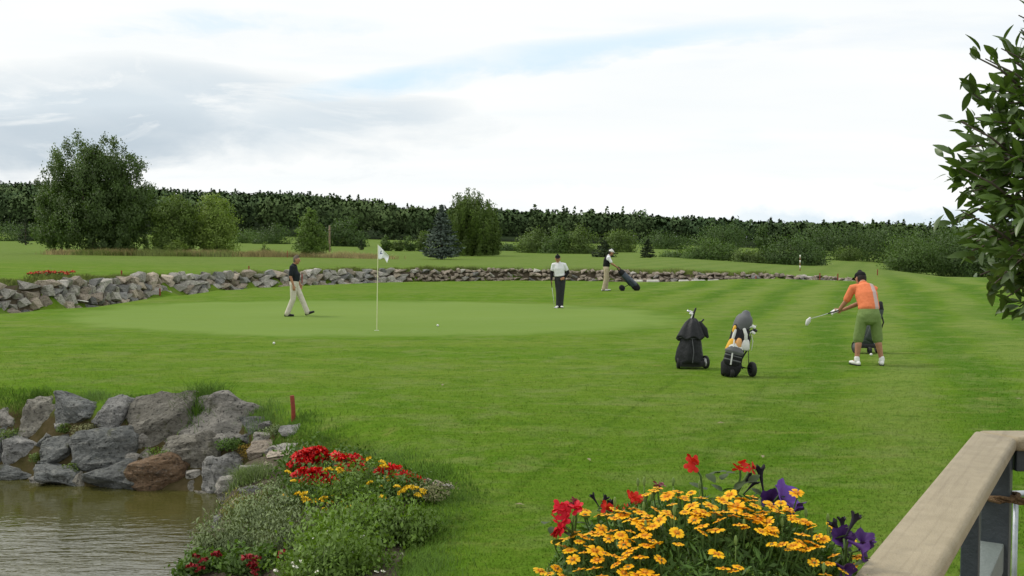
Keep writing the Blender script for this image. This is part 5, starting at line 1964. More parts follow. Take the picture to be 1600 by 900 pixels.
def ball(label, px, py, scale=1.0):
    p = G(px, py)
    bm = bmesh.new()
    bmesh.ops.create_icosphere(bm, subdivisions=3, radius=.0215 * scale)
    for k, v in enumerate(bm.verts):
        v.co *= 1 - .02 * (k % 2)
    me = bpy.data.meshes.new('golf_ball')
    bm.to_mesh(me)
    bm.free()
    me.materials.append(M_CAPW)
    me.polygons.foreach_set('use_smooth', np.ones(len(me.polygons), bool))
    o = link('golf_ball', me, None, (p[0], p[1], p[2] + .0215 * scale + .012))
    tag(o, label, 'golf ball', 'golf balls on the grass')


ball('white golf ball on the green right of the flagstick', 684, 511, 1.35)
ball('white golf ball between the feet of the golfer in orange', 1361, 557, 1.2)
ball('white golf ball on the fringe below the walking man', 428, 539, 1.2)

M_REDW = pmat('red_painted_wood', (.28, .055, .03), .75, (.20, .045, .028), 14, .4, 40)


def stake(label, px, py, d, h, w, tilt=0, mat=None):
    p = ground_at(px, d) if py is None else W(px, py, d)
    m = MB()
    m.loft([(0, 0, -.05), (0, 0, h * .5), (tilt, 0, h)], [w / 2, w / 2, w / 2], n=10, caps=False)
    o = m.build('red_stake', mat or M_REDW, None, bevel=.004)
    o.location = p
    return tag(o, label, 'stake', 'red marker stakes')


sp_ = G(456, 662)
stake('near red wooden stake standing above the flower bed', 456, None, sp_[1], (662 - 620) * sp_[1] / FPX, .055, -.015)
for lb, px, py, d, h in [('dark red stake in front of the far bank, below the left trees', 250, 462, 41.5, .30), ('red stake on the bank top under the pale upright tree', 389, 425, 49.4, .30),
                         ('faint red stake on the bank top at the far left', 190, 431, 41, .22), ('red stake in the straw grass just above the walking man', 449, 405, 88, .75),
                         ('red stake by the bank just right of the walking man', 472, 441, 51, .42), ('red stake in the stream right of the second golf bag', 1181, 440, 53.5, .30),
                         ('red stake at the right end of the far bank', 1309, 437, 53.4, .32), ('thin dark stake left of the one at the bank end', 1281, 437, 53.8, .36), ('red stake on the crest right of the orange golfer’s cap', 1371, 429, 62, .32)]:
    stake(lb, px, py, d, h, .065)
# striped distance pole and brown pole
q = W(1250, 421, 72)
t = thing('striped_pole', 'slim pole with white and brown bands in front of the big round bush', 'pole', tuple(q))
M_PW = pmat('white_paint', (.75, .74, .68), .6)
M_PB = pmat('brown_paint', (.22, .13, .07), .7)
for k in range(6):
    m = MB()
    m.loft([(0, 0, -.1 + k * .19), (0, 0, .088 + k * .19)], [.045, .045], n=10, caps=False)
    m.build('band', M_PW if k % 2 else M_PB, t)
q = W(515, 389, 100)
m = MB()
m.loft([(0, 0, -.2), (0, 0, 1.1), (.02, 0, 2.25)], [.10, .09, .08], n=9)
m.box((0, -.09, 1.9), (.22, .03, .14))
o = m.build('wooden_pole', pmat('weathered_wood', (.22, .15, .10), .9, (.32, .25, .18), 8), None)
o.location = q
tag(o, 'brown wooden pole right of the cone-shaped tree', 'pole')
q = G(122, 476)
m = MB()
m.loft([(-.45, .05, .20), (.35, -.03, .09)], [(.07, .02), (.07, .02)], lat=(0, 1, 0), n=8)
o = m.build('drain_pipe', M_PW, None)
o.location = q
tag(o, 'pale pipe lying at the foot of the far bank on the left', 'pipe')
M_DLEAF = pmat('dry_leaf', (.22, .19, .11), .8)
for k, (px, py, lb) in enumerate([(920, 722, 'dry leaf on the lawn above the red planter blooms'), (1192, 717, 'pale bark flake on the lawn behind the planter'), (812, 793, 'dry leaf on the lawn left of the planter'),
                                  (1126, 664, 'dry grass clipping below the two golf bags'), (692, 604, 'tiny dark leaf in the middle of the near lawn'), (1592, 626, 'dry leaf near the right photo edge above the railing')]):
    p = G(px, py)
    V = [(-.05, 0, .02), (-.01, .022, .032), (.05, .0, .024), (0, -.022, .03), (0, 0, .038)]
    o = link('dry_leaf', mesh('dry_leaf', V, [(0, 4, 1), (1, 4, 2), (2, 4, 3), (3, 4, 0)], M_DLEAF), None, tuple(p), (0, 0, random.uniform(0, 6)))
    o.scale = (.9, .9, 1)
    tag(o, lb, 'leaf', 'litter on the lawn')


# ------------------------------------------------------------------ terrace: deck, railing, rope, steel handrail
M_CAPWOOD = pmat('painted_rail_cap', (.33, .275, .18), .55, (.40, .335, .225), 16, .35, 220, spec=.35, detail=6)
M_RAILDARK = pmat('dark_slate_paint', (.040, .050, .058), .45, (.055, .066, .075), 8, .2, 60, spec=.4)
M_RAILMID = pmat('grey_green_paint', (.17, .20, .19), .5, (.20, .235, .22), 8, .2, 60, spec=.4)
M_DECK = pmat('deck_board', (.20, .14, .09), .8, (.27, .20, .14), 6, .5, 40)
CAPZ = 1.55


def grain():
    t = NT(M_CAPWOOD.node_tree)
    bs = t.n['Principled BSDF']
    src = bs.inputs['Base Color'].links[0].from_socket
    g = t.node('ShaderNodeNewGeometry')
    v = t.map(t.map(g.outputs['Position'], rot=(0, 0, R(31.7))), scale=(70, 2.2, 70))
    n1 = t.noise(v, 1.0, 5, .6, .3)
    c = t.mix(t.math('MULTIPLY', t.ramp(n1, .52, .70), .45), src, (.22, .175, .11))
    st = t.noise(t.map(g.outputs['Position'], scale=(9, 9, 9)), 1.0, 5, .65)
    c = t.mix(t.math('MULTIPLY', t.ramp(st, .58, .70), .35), c, (.20, .17, .12))
    c = t.mix(t.math('MULTIPLY', t.ramp(st, .40, .30), .35), c, (.50, .44, .33))
    t.set(bs.inputs['Base Color'], c)


grain()
OUT0, OUT1 = vec(.062, .90, 0), vec(1.478, 3.19, 0)           # outer edge of the slanting rail
dr = unit(OUT1 - OUT0)
pr = vec(dr[1], -dr[0], 0)                                   # towards the terrace
WD = .130
rl = thing('deck_railing', 'beige-capped terrace railing with dark posts at the lower right', 'railing', tuple(OUT1 + vec(0, 0, .55)))
o0 = OUT1 + vec(0, 0, .55)


def prism(poly, z0, z1, name, mat, parent, bev=.0):
    n = len(poly)
    V = [(p[0] - o0[0], p[1] - o0[1], z0 - o0[2]) for p in poly] + [(p[0] - o0[0], p[1] - o0[1], z1 - o0[2]) for p in poly]
    F = [tuple(range(n))[::-1], tuple(range(n, 2 * n))] + [(i, (i + 1) % n, n + (i + 1) % n, n + i) for i in range(n)]
    o = link(name, mesh(name, V, F, mat, smooth=False), parent)
    if bev:
        b = o.modifiers.new('round', 'BEVEL')
        b.width = bev
        b.segments = 4
        b.limit_method = 'ANGLE'
        b.harden_normals = True
    return o


# inner mitre corner: second rail runs to the right along +x
yin = OUT1[1] - WD
k = (OUT1[1] - pr[1] * -WD - yin) / dr[1]
inn = OUT1 + pr * WD
tt = (yin - inn[1]) / dr[1]
INN1 = inn + dr * tt
prism([OUT0, OUT0 + pr * WD, INN1 - dr * .001, OUT1 - dr * .001], CAPZ - .045, CAPZ, 'cap_rail', M_CAPWOOD, rl, .016)
prism([OUT1 + vec(.002, 0, 0), INN1 + vec(.002, 0, 0), vec(5.2, yin, 0), vec(5.2, OUT1[1], 0)], CAPZ - .045, CAPZ, 'cap_rail', M_CAPWOOD, rl, .016)
# beam under the caps
c0 = OUT0 + pr * WD / 2
c1 = OUT1 + pr * WD / 2


def beam(a, b, w, z0, z1, name, mat):
    d = unit(b - a)
    n = vec(d[1], -d[0], 0) * w / 2
    return prism([a - n, a + n, b + n, b - n], z0, z1, name, mat, rl, .004)


e1 = c1 - dr * .03
beam(c0, e1, .05, CAPZ - .105, CAPZ - .046, 'under_beam', M_RAILDARK)
r0 = vec(INN1[0] + .02, (OUT1[1] + yin) / 2, 0)
beam(r0, vec(5.2, r0[1], 0), .05, CAPZ - .115, CAPZ - .046, 'under_beam', M_RAILDARK)
beam(c0, e1 - dr * .06, .075, CAPZ - .42, CAPZ - .33, 'mid_beam', M_RAILMID)
beam(r0 + vec(.06, 0, 0), vec(5.2, r0[1], 0), .06, CAPZ - .80, CAPZ - .74, 'mid_beam', M_RAILMID)
beam(c0, e1 - dr * .06, .06, CAPZ - .86, CAPZ - .78, 'mid_beam', M_RAILMID)
for f in (.0, .28, .56, .80):
    q = e1 * f + c0 * (1 - f) + pr * .0
    beam(q - dr * .022, q + dr * .022, .044, .55, CAPZ - .106, 'post', M_RAILDARK)
q = c1 + pr * .01 - dr * .05
beam(q - dr * .04, q + dr * .04, .08, .55, CAPZ - .047, 'post', M_RAILDARK)
for xx in (2.7, 3.9, 5.0):
    beam(vec(xx, r0[1], 0), vec(xx + .05, r0[1], 0), .05, .55, CAPZ - .116, 'post', M_RAILDARK)
# terrace floor
V = [(c0[0] - .06, .2), (.0, -3), (5.6, -3), (5.6, 3.21), (1.52, 3.21), (c0[0] - .06, .88)]
V = [(c0[0] - .02, .9), (-.6, -.1), (-.6, -3), (5.6, -3), (5.6, 3.2), (1.52, 3.2)]
n = len(V)
VV = [(x, y, .40) for x, y in V] + [(x, y, .55) for x, y in V]
tag(link('terrace_floor', mesh('terrace_floor', VV, [tuple(range(n))[::-1], tuple(range(n, 2 * n))] + [(i, (i + 1) % n, n + (i + 1) % n, n + i) for i in range(n)], M_DECK, False)), kind='structure')
VV = [(x * .98 + .03, y * .98, -.1) for x, y in V] + [(x * .98 + .03, y * .98, .41) for x, y in V]
tag(link('terrace_plinth', mesh('terrace_plinth', VV, [tuple(range(n))[::-1], tuple(range(n, 2 * n))] + [(i, (i + 1) % n, n + (i + 1) % n, n + i) for i in range(n)], M_RAILMID, False)), kind='structure')

# twisted rope tied to the corner post
M_ROPE = pmat('brown_rope', (.17, .10, .05), .9, (.26, .17, .09), 60, .8, 160)
ro = q + vec(0, 0, CAPZ - .19)
rope = thing('rope', 'brown twisted rope tied to the dark corner post of the railing', 'rope', tuple(ro))
N_ = 70
for s in range(2):
    m = MB()
    pts = []
    for i in range(N_):
        f = i / (N_ - 1)
        if f < .18:
            a = f / .18 * 2 * math.pi
            c = vec(math.cos(a + 2.4) * .062, math.sin(a + 2.4) * .062, -.004 * f)
        else:
            g_ = (f - .18) / .82
            st = vec(math.cos(2.4) * .062, math.sin(2.4) * .062 - .0, 0)
            st = vec(.03, -.065, 0)
            c = st + vec(1.0 * g_, -.30 * g_, -.05 * math.sin(g_ * math.pi) - .02 * g_)
        an = i * 1.1 + s * math.pi
        pts.append(c + vec(0, math.cos(an) * .006, math.sin(an) * .006))
    m.loft(pts, [.0075] * N_, n=6)
    m.build('strand', M_ROPE, rope)
# the rope's other end hangs on a short post of the terrace
qq = ro + vec(1.03, -.365, -.02)
m = MB()
m.loft([(0, 0, .55 - qq[2]), (0, 0, .10)], [.03, .03], n=12, caps=False)
o = m.build('rope_post', M_RAILDARK, None)
o.location = qq + vec(.04, 0, 0)
tag(o, 'short dark post holding the far end of the brown rope', 'post')

# galvanised handrail on the path below
M_GALV = pmat('galvanised_steel', (.42, .45, .47), .4, (.34, .37, .40), 30, metal=.6)
hx = W(1566, 771, 5.0)
hr = thing('steel_handrail', 'grey steel handrail seen below the wooden railing at the right edge', 'handrail', (hx[0], hx[1], 0))
zt = hx[2]
m = MB()
m.loft([(.0, 0, zt - .005), (2.4, .35, zt - .005)], [(.012, .028), (.012, .028)], lat=(0, 0, 1), n=10, power=4)
m.build('top_rail', M_GALV, hr)
m = MB()
m.loft([(.06, 0, zt - .02), (.015, 0, zt - .06), (-.012, 0, zt - .13), (-.02, 0, zt - .3), (-.02, 0, -.02)], [.010] * 5, n=8)
m.build('end_stanchion', M_GALV, hr)
for i in range(5):
    m = MB()
    x = .075 + i * .48
    m.loft([(x, x * .146, zt - .01), (x, x * .146, -.02)], [.013, .013], n=10, caps=False)
    m.build('stanchion', M_GALV, hr)

# ------------------------------------------------------------------ planter of marigolds, petunias and geraniums
PC = vec(.365, 1.90, 0)
M_TERRA = pmat('terracotta', (.34, .15, .08), .8, (.42, .2, .12), 10, .3, 40)
pl = thing('planter_bowl', 'terracotta bowl on a post below the orange marigolds', 'planter', tuple(PC))
m = MB()
m.loft([(0, 0, 1.02), (0, 0, 1.10), (0, 0, 1.22), (0, 0, 1.30)], [.15, .20, .235, .25], n=28, caps=False)
m.build('bowl', M_TERRA, pl)
m = MB()
m.loft([(0, 0, 1.285), (0, 0, 1.315)], [.262, .262], n=28, caps=False)
m.build('rim', M_TERRA, pl)
m = MB()
m.box((0, 0, .50), (.16, .16, 1.04))
m.build('post', M_RAILDARK, pl, bevel=.01)
M_MARI = pmat('marigold_leaf', (.085, .165, .028), **LEAF)
M_PETAL = None


def petal_mat():
    m = bpy.data.materials.new('marigold_petal')
    m.use_nodes = True
    t = NT(m.node_tree)
    bs = t.n['Principled BSDF']
    tc = t.node('ShaderNodeTexCoord')
    sp = t.node('ShaderNodeSeparateXYZ')
    t.l.new(tc.outputs['Object'], sp.inputs[0])
    rr = t.math('SQRT', t.math('ADD', t.math('POWER', sp.outputs[0], 2), t.math('POWER', sp.outputs[1], 2)))
    rr = t.math('ADD', rr, t.math('MULTIPLY', t.math('SUBTRACT', t.noise(tc.outputs['Object'], 180, 3), .5), .006))
    oi = t.node('ShaderNodeObjectInfo')
    edge = t.mix(oi.outputs['Random'], (.93, .55, .012), (.88, .42, .006))
    c = t.mix(t.ramp(rr, .0105, .0045), edge, (.60, .12, .004))
    t.set(bs.inputs['Base Color'], c)
    bs.inputs['Roughness'].default_value = .6
    bs.inputs['Specular IOR Level'].default_value = .2
    tr = t.node('ShaderNodeBsdfTranslucent')
    t.set(tr.inputs[0], c)
    mx = t.node('ShaderNodeMixShader')
    mx.inputs[0].default_value = .2
    t.l.new(bs.outputs[0], mx.inputs[1])
    t.l.new(tr.outputs[0], mx.inputs[2])
    t.l.new(mx.outputs[0], t.n['Material Output'].inputs[0])
    return m


M_PETAL = petal_mat()
M_DISC = pmat('marigold_disc', (.55, .22, .01), .8)


def marigold_mesh(seed, npet=5, r0=.0165):
    r = random.Random(seed)
    V, F = [], []
    for k in range(npet):
        a = 2 * math.pi * k / npet + r.uniform(-.1, .1)
        ln = r0 * r.uniform(.9, 1.12)
        wd = ln * .44 * (5 / npet) ** .5
        cu = r.uniform(-.2, .35)
        o = len(V)
        for (u, w, z) in ((.12, .22, 0), (.45, .66, .10), (.82, 1.0, .08), (1.0, .62, .0)):
            for sgn in (-1, 0, 1):
                x = u * ln if sgn else u * ln * (1.0 if u < 1 else .88)
                y = sgn * w * wd
                zz = (z * cu - .02 * u) * ln + abs(sgn) * -.05 * ln + (.06 * ln if sgn == 0 else 0)
                V.append((x * math.cos(a) - y * math.sin(a), x * math.sin(a) + y * math.cos(a), zz))
        for i in range(3):
            for j in range(2):
                q = o + i * 3 + j
                F.append((q, q + 3, q + 4, q + 1))
    o = len(V)
    V.append((0, 0, .0045))
    for k in range(7):
        a = 2 * math.pi * k / 7
        V.append((math.cos(a) * .0042, math.sin(a) * .0042, .001))
    for k in range(7):
        F.append((o, o + 1 + k, o + 1 + (k + 1) % 7))
    me = mesh('flower', V, F, M_PETAL)
    me.materials.append(M_DISC)
    for p in me.polygons[-7:]:
        p.material_index = 1
    return me


MM = [marigold_mesh(s, n_, r0) for s, n_, r0 in ((1, 5, .0165), (2, 5, .0175), (3, 6, .0165), (4, 5, .015), (5, 7, .016))]
# foliage mound made from feathery leaflets
rg = np.random.default_rng(77)
TOPZ = 1.665


def mound_z(x, y):
    """top surface of the mound above planter-local x,y"""
    e = (np.abs(x) / .345) ** 2.6 + (np.abs(y) / .30) ** 2.4
    return 1.30 + (TOPZ - 1.30) * np.clip(1 - e, 0, 1) ** .42


fx, fy = rg.uniform(-.34, .34, 24000), rg.uniform(-.30, .30, 24000)
ok = (np.abs(fx) / .345) ** 2.6 + (np.abs(fy) / .30) ** 2.4 < 1
fx, fy = fx[ok], fy[ok]
fz = mound_z(fx, fy) - .02 - np.abs(rg.normal(size=len(fx))) * .045
C = np.stack([fx, fy, np.maximum(fz, 1.22)], -1)
outv = np.stack([fx * 2, fy * 2, np.full(len(fx), .5)], -1)
# plants of the mound: split by position so that each marigold plant is a thing
plant_xy = [(-.20, -.10), (.02, -.14), (.20, -.10), (-.12, .10), (.14, .10)]
plant_lab = ['orange marigold plant at the left front of the planter', 'orange marigold plant at the front middle of the planter', 'orange marigold plant at the right front of the planter by the railing',
             'orange marigold plant at the back left of the planter', 'orange marigold plant at the back right of the planter below the petunias']
own = np.argmin(np.stack([(C[:, 0] - a) ** 2 + (C[:, 1] - b) ** 2 for a, b in plant_xy]), 0)
plants = []
for k in range(5):
    base = PC + vec(plant_xy[k][0], plant_xy[k][1], 1.28)
    t = thing('marigold_plant', plant_lab[k], 'plant', tuple(base), group='marigolds in the planter')
    sel = own == k
    V, T, N, ti = leaves(C[sel] + PC - base, .024, .0055, outv[sel], .45, np.tile(vec(0, 0, .5), (sel.sum(), 1)), None, k)
    link('foliage', tri_mesh('foliage', V, T, M_MARI, N, ti), t)
    plants.append((t, base))
# blooms: along the rim and over the left; more open towards the middle front, as in the photograph
MP = [(1028, 762), (1010, 772), (1045, 770), (1062, 778), (1080, 770), (1095, 778), (1060, 768), (1140, 773), (1128, 780), (1160, 780), (1176, 776), (1110, 790),
      (1100, 800), (1118, 802), (1130, 800), (1092, 805), (1080, 790), (1050, 788), (1040, 800), (1025, 796), (1012, 806), (1030, 812), (1000, 800), (990, 795),
      (1155, 820), (1118, 828), (1096, 822), (1058, 832), (1185, 806), (1175, 812), (1192, 800), (1205, 790), (1220, 786), (1232, 796), (1238, 805), (1246, 812), (1258, 815), (1264, 818),
      (1200, 815), (1166, 804), (1150, 790), (1165, 795), (1205, 826), (1222, 850), (1240, 852), (1206, 850), (1270, 850), (1286, 842), (1278, 838), (1262, 858), (1252, 848), (1310, 828), (1300, 822),
      (1320, 852), (1328, 846), (1302, 868), (1318, 892), (1290, 898), (1272, 878), (1330, 884), (1120, 865), (1130, 888), (1146, 892), (1154, 886),
      (915, 797), (935, 805), (948, 804), (960, 795), (975, 800), (985, 812), (1000, 818), (1020, 822), (955, 830), (970, 836), (940, 826), (925, 832), (912, 838), (985, 830), (995, 838), (1008, 836),
      (876, 844), (868, 848), (898, 832), (905, 846), (920, 855), (930, 860), (945, 864), (960, 868), (972, 872), (988, 858), (975, 850), (1010, 852), (1020, 845), (1026, 850), (1032, 874), (1046, 884),
      (895, 874), (928, 888), (905, 890), (870, 888), (845, 892), (858, 896), (880, 900), (962, 882), (975, 895), (995, 898), (1008, 894), (1020, 900), (940, 900), (890, 860), (1000, 870), (1180, 790), (1060, 850), (1085, 880),
      (1215, 800), (1146, 806), (1070, 800), (1085, 812), (1254, 835), (1295, 880), (1340, 870), (1190, 830), (1245, 770), (1140, 850)]
r9 = random.Random(4)
MP += [(a + r9.uniform(-12, 12), b + r9.uniform(3, 14)) for a, b in MP[:52:2] + MP[64:92:2]]
MP = [(a, b) for a, b in MP if not (1040 < a < 1190 and b > 835)] + [(1120, 865), (1130, 888), (1146, 892), (1154, 886), (1060, 850)]
for k, (px, py) in enumerate(MP):
    ds = np.arange(1.5, 2.35, .004)
    r_ = ray(px, py)
    P = np.stack([r_[0] * ds, ds, CAMZ + r_[2] * ds], -1) - PC
    zt_ = mound_z(P[:, 0], P[:, 1])
    e = (np.abs(P[:, 0]) / .345) ** 2.6 + (np.abs(P[:, 1]) / .30) ** 2.4
    hit = np.nonzero((P[:, 2] < zt_ + .012) & (e < 1))[0]
    i = hit[0] if len(hit) else int(np.argmin(np.abs(P[:, 2] - zt_ - .02) + 3 * np.maximum(e - 1, 0)))
    p = P[i]
    w = PC + p
    j = int(np.argmin([(p[0] - a) ** 2 + (p[1] - b) ** 2 for a, b in plant_xy]))
    t, base = plants[j]
    o = link('flower', MM[k % 5], t, tuple(w - base), (random.uniform(-.1, .55), random.uniform(-.35, .35), random.uniform(0, 6.3)))
    o.scale = [random.uniform(.60, .95)] * 3
    m = MB()
    rt = vec(p[0] * .9, p[1] * .9, max(p[2] - .07, 1.2))
    m.loft([PC + rt - base, (w - base) - vec(0, 0, .012), (w - base) - vec(0, 0, .002)], [.0014, .0016, .004], n=5)
    m.build('stem', M_STEM, o)
    bpy.context.view_layer.update() if False else None
# stems were built in plant space: undo the bloom's own transform
for t, base in plants:
    for o in t.children:
        if o.name.startswith('flower'):
            Mx = Matrix.LocRotScale(o.location, o.rotation_euler, o.scale)
            for c in o.children:
                c.matrix_parent_inverse = Mx.inverted()
# buds
M_BUD = pmat('green_bud', (.16, .24, .06), .6)
for k in range(30):
    x, y = random.uniform(-.31, .31), random.uniform(-.28, .15)
    if (abs(x) / .345) ** 2.6 + (abs(y) / .30) ** 2.4 > .95:
        continue
    z = float(mound_z(np.array(x), np.array(y))) + random.uniform(.0, .03)
    j = int(np.argmin([(x - a) ** 2 + (y - b) ** 2 for a, b in plant_xy]))
    t, base = plants[j]
    q = PC + vec(x, y, z) - base
    m = MB()
    m.loft([q - vec(0, 0, .07), q - vec(0, 0, .012)], [.0012, .0013], n=5)
    m.loft([q - vec(0, 0, .008), q, q + vec(0, 0, .006)], [.002, .0034, .002], n=7)
    m.build('bud', M_BUD, t)

# petunias: dark violet trumpets
M_PET = pmat('violet_petunia', (.050, .016, .105), .6, (.075, .025, .16), 40, spec=.25, trans=.12)
M_PETL = pmat('lit_violet_petunia', (.13, .055, .33), .6, (.17, .08, .42), 40, spec=.25, trans=.2)  # the lit bloom: same violet with the light put into its colour
M_PETW = pmat('wilted_petunia', (.018, .014, .024), .7)
M_PLEAF = pmat('petunia_leaf', (.11, .17, .06), **LEAF)


def trumpet(mat, r0, ln, ruff, seed, close=1.0):
    r = random.Random(seed)
    V, F = [], []
    n = 30
    st = [(0, .10), (.35, .14), (.65, .25), (.82, .55), (.93, .85), (.98, 1.0)]
    for (z, rr) in st:
        for k in range(n):
            a = 2 * math.pi * k / n
            f = 1 + (.10 * math.cos(5 * a) + .06 * math.sin(11 * a + seed)) * rr * ruff
            R_ = rr * r0 * f * (close if rr > .3 else 1)
            V.append((R_ * math.cos(a), R_ * math.sin(a), z * ln + rr * ruff * r0 * .16 * math.sin(5 * a + 1) * (rr > .5)))
    for i in range(len(st) - 1):
        for k in range(n):
            a, b = i * n + k, i * n + (k + 1) % n
            F.append((a, b, b + n, a + n))
    return mesh('flower', V, F, mat)


TR = {'dark': trumpet(M_PET, .027, .045, 1.0, 1), 'light': trumpet(M_PETL, .033, .045, 1.0, 2), 'wilt': trumpet(M_PETW, .017, .058, 1.4, 3, .7)}


def at_planter(px, py, d):
    return W(px, py, d)


def leafy_stem(parent, base, pts, mat_stem, r0=.003):
    m = MB()
    m.loft([np.array(p) - base for p in pts], [r0] * len(pts), n=6)
    return m.build('stem', mat_stem, parent)


def broad_leaf(name, ln, wd, mat, fold=.25, seg=5):
    V, F = [], []
    for i in range(seg + 1):
        u = i / seg
        w = wd * math.sin(math.pi * min(max(u, .02), .98)) ** .75 * (1 - .2 * u)
        z = -.18 * ln * u * u
        V += [(u * ln, -w / 2, z + fold * w * .5), (u * ln, 0, z), (u * ln, w / 2, z + fold * w * .5)]
    for i in range(seg):
        for j in range(2):
            q = i * 3 + j
            F.append((q, q + 3, q + 4, q + 1))
    return mesh(name, V, F, mat)


PL = broad_leaf('leaf', .034, .016, M_PLEAF)


def petunia(label, base_px, base_d, blooms, leaves_n=10, seed=0):
    r = random.Random(seed)
    base = at_planter(*base_px, base_d)
    t = thing('petunia', label, 'plant', tuple(base), group='petunias in the planter')
    for kind, px, py, d, dirv, sc in blooms:
        p = W(px, py, d)
        dv = Vector(dirv).normalized()
        o = link('flower', TR[kind], t, tuple(p - base - np.array(dv) * .045 * sc))
        o.rotation_euler = dv.to_track_quat('Z', 'Y').to_euler()
        o.scale = (sc,) * 3
        q = p - np.array(dv) * .045 * sc
        leafy_stem(t, base, [base, (base + q) / 2 + vec(0, 0, .02), q], M_STEM, .0022)
    for k in range(leaves_n):
        kind, px, py, d, dirv, sc = r.choice(blooms)
        f = r.uniform(.2, .95)
        p = (W(px, py, d) - base) * f + vec(r.uniform(-.012, .012), r.uniform(-.012, .012), 0)
        o = link('leaf', PL, t, tuple(p), (r.uniform(-.5, .5), r.uniform(-.9, .5), r.uniform(0, 6.3)))
        o.scale = (r.uniform(.6, 1.05),) * 3
    return t


petunia('violet petunia rising behind the right part of the marigolds', (1195, 830), 2.06,
        [('light', 1232, 772, 2.0, (.55, -.55, .65), 1.0), ('dark', 1243, 800, 1.98, (.5, -.45, -.5), 1.0), ('dark', 1205, 780, 2.02, (-.2, -.8, .4), .8), ('wilt', 1188, 738, 2.08, (-.15, .1, 1), 1.0), ('wilt', 1168, 748, 2.08, (.7, -.1, .6), .9), ('wilt', 1178, 755, 2.06, (.6, -.1, .7), .7)], 16, 3)
petunia('dark violet petunia leaning over the railing cap', (1320, 900), 1.80,
        [('dark', 1352, 838, 1.76, (.2, -.4, .9), .72), ('dark', 1358, 860, 1.74, (.8, -.5, -.3), .85), ('wilt', 1335, 812, 1.82, (.5, .1, .9), .9), ('wilt', 1305, 822, 1.84, (-.5, .1, .8), .8), ('dark', 1318, 838, 1.82, (-.1, -.7, .6), .8), ('wilt', 1316, 816, 1.84, (0, .2, 1), .7), ('dark', 1326, 894, 1.74, (.4, -.7, -.2), .7)], 20, 5)
petunia('row of closed dark petunia buds at the left behind the marigolds', (960, 830), 2.02,
        [('wilt', 927, 777, 2.04, (-.5, .1, .8), .55), ('wilt', 945, 780, 2.05, (.5, .1, .8), .6), ('wilt', 955, 788, 2.03, (-.2, .2, 1), .7), ('wilt', 1003, 786, 2.02, (.8, 0, .3), .7), ('wilt', 988, 790, 2.02, (-.6, 0, .6), .5)], 12, 7)

# ivy geraniums with loose red blooms
M_GERR = pmat('scarlet_petal', (.68, .035, .018), .55, (.58, .02, .015), 60, spec=.25, trans=.2)
M_GERP = pmat('crimson_petal', (.66, .012, .035), .55, (.55, .01, .025), 60, spec=.25, trans=.2)
M_GERK = pmat('dusky_pink_petal', (.32, .09, .13), .6, (.22, .06, .09), 60, spec=.25, trans=.15)


def star(mat, r0, n, seed):
    r = random.Random(seed)
    V, F = [], []
    for k in range(n):
        a = 2 * math.pi * k / n + r.uniform(-.25, .25)
        el = r.uniform(-.3, .55)
        ln, wd = r0 * r.uniform(.8, 1.1), r0 * .34
        o = len(V)
        for (u, w, z) in ((.05, .2, 0), (.4, .8, .06), (.75, 1.0, .05), (1.0, .45, -.06)):
            for sg in (-1, 0, 1):
                x, y, zz = u * ln, sg * w * wd, z * ln + (0 if sg else .04 * ln) + u * ln * el
                V.append((x * math.cos(a) - y * math.sin(a), x * math.sin(a) + y * math.cos(a), zz))
        for i in range(3):
            for j in range(2):
                q = o + i * 3 + j
                F.append((q, q + 3, q + 4, q + 1))
    return mesh('flower', V, F, mat)


ST = {'r': [star(M_GERR, .016, 5, s) for s in (1, 2)], 'p': [star(M_GERP, .017, 5, s) for s in (3, 4)], 'k': [star(M_GERK, .011, 5, s) for s in (5, 6)]}


def ivy_geranium(label, base_px, d0, blooms, seed):
    r = random.Random(seed)
    base = W(*base_px, d0)
    t = thing('ivy_geranium', label, 'plant', tuple(base), group='geraniums in the planter')
    for kind, px, py, d, n, spread in blooms:
        c = W(px, py, d)
        leafy_stem(t, base, [base, (base + c) / 2 + vec(.005, 0, .01), c], M_STEM, .0022)
        for k in range(n):
            p = c + vec(r.uniform(-1, 1), r.uniform(-.6, .6), r.uniform(-1, 1)) * spread
            o = link('flower', r.choice(ST[kind]), t, tuple(p - base), (r.uniform(.3, 1.5), r.uniform(-.6, .6), r.uniform(0, 6)))
            o.scale = (r.uniform(.8, 1.1),) * 3
    for k in range(7):
        o = link('leaf', PL, t, (r.uniform(-.05, .05), r.uniform(-.02, .02), r.uniform(0, .05)), (r.uniform(-.4, .4), r.uniform(-.8, .3), r.uniform(0, 6)))
        o.scale = (.9, 1.4, 1)
    return t


ivy_geranium('crimson geranium cluster at the left end of the planter', (895, 850), 1.88, [('p', 886, 806, 1.86, 7, .022), ('p', 873, 818, 1.85, 4, .016), ('k', 898, 788, 1.87, 4, .006), ('p', 880, 824, 1.85, 3, .012)], 1)
ivy_geranium('scarlet geranium between the marigolds left of the middle', (985, 830), 2.0, [('r', 985, 786, 2.0, 4, .014), ('r', 952, 800, 1.99, 3, .010), ('r', 1000, 792, 2.0, 2, .01), ('k', 1030, 762, 2.0, 4, .007)], 2)
ivy_geranium('lone scarlet geranium bloom high above the planter', (1098, 775), 2.05, [('r', 1084, 727, 2.05, 3, .008)], 3)
ivy_geranium('scarlet geranium blooms beside the wilted petunia', (1150, 775), 2.05, [('r', 1156, 731, 2.05, 3, .008), ('r', 1173, 731, 2.08, 1, .004)], 4)

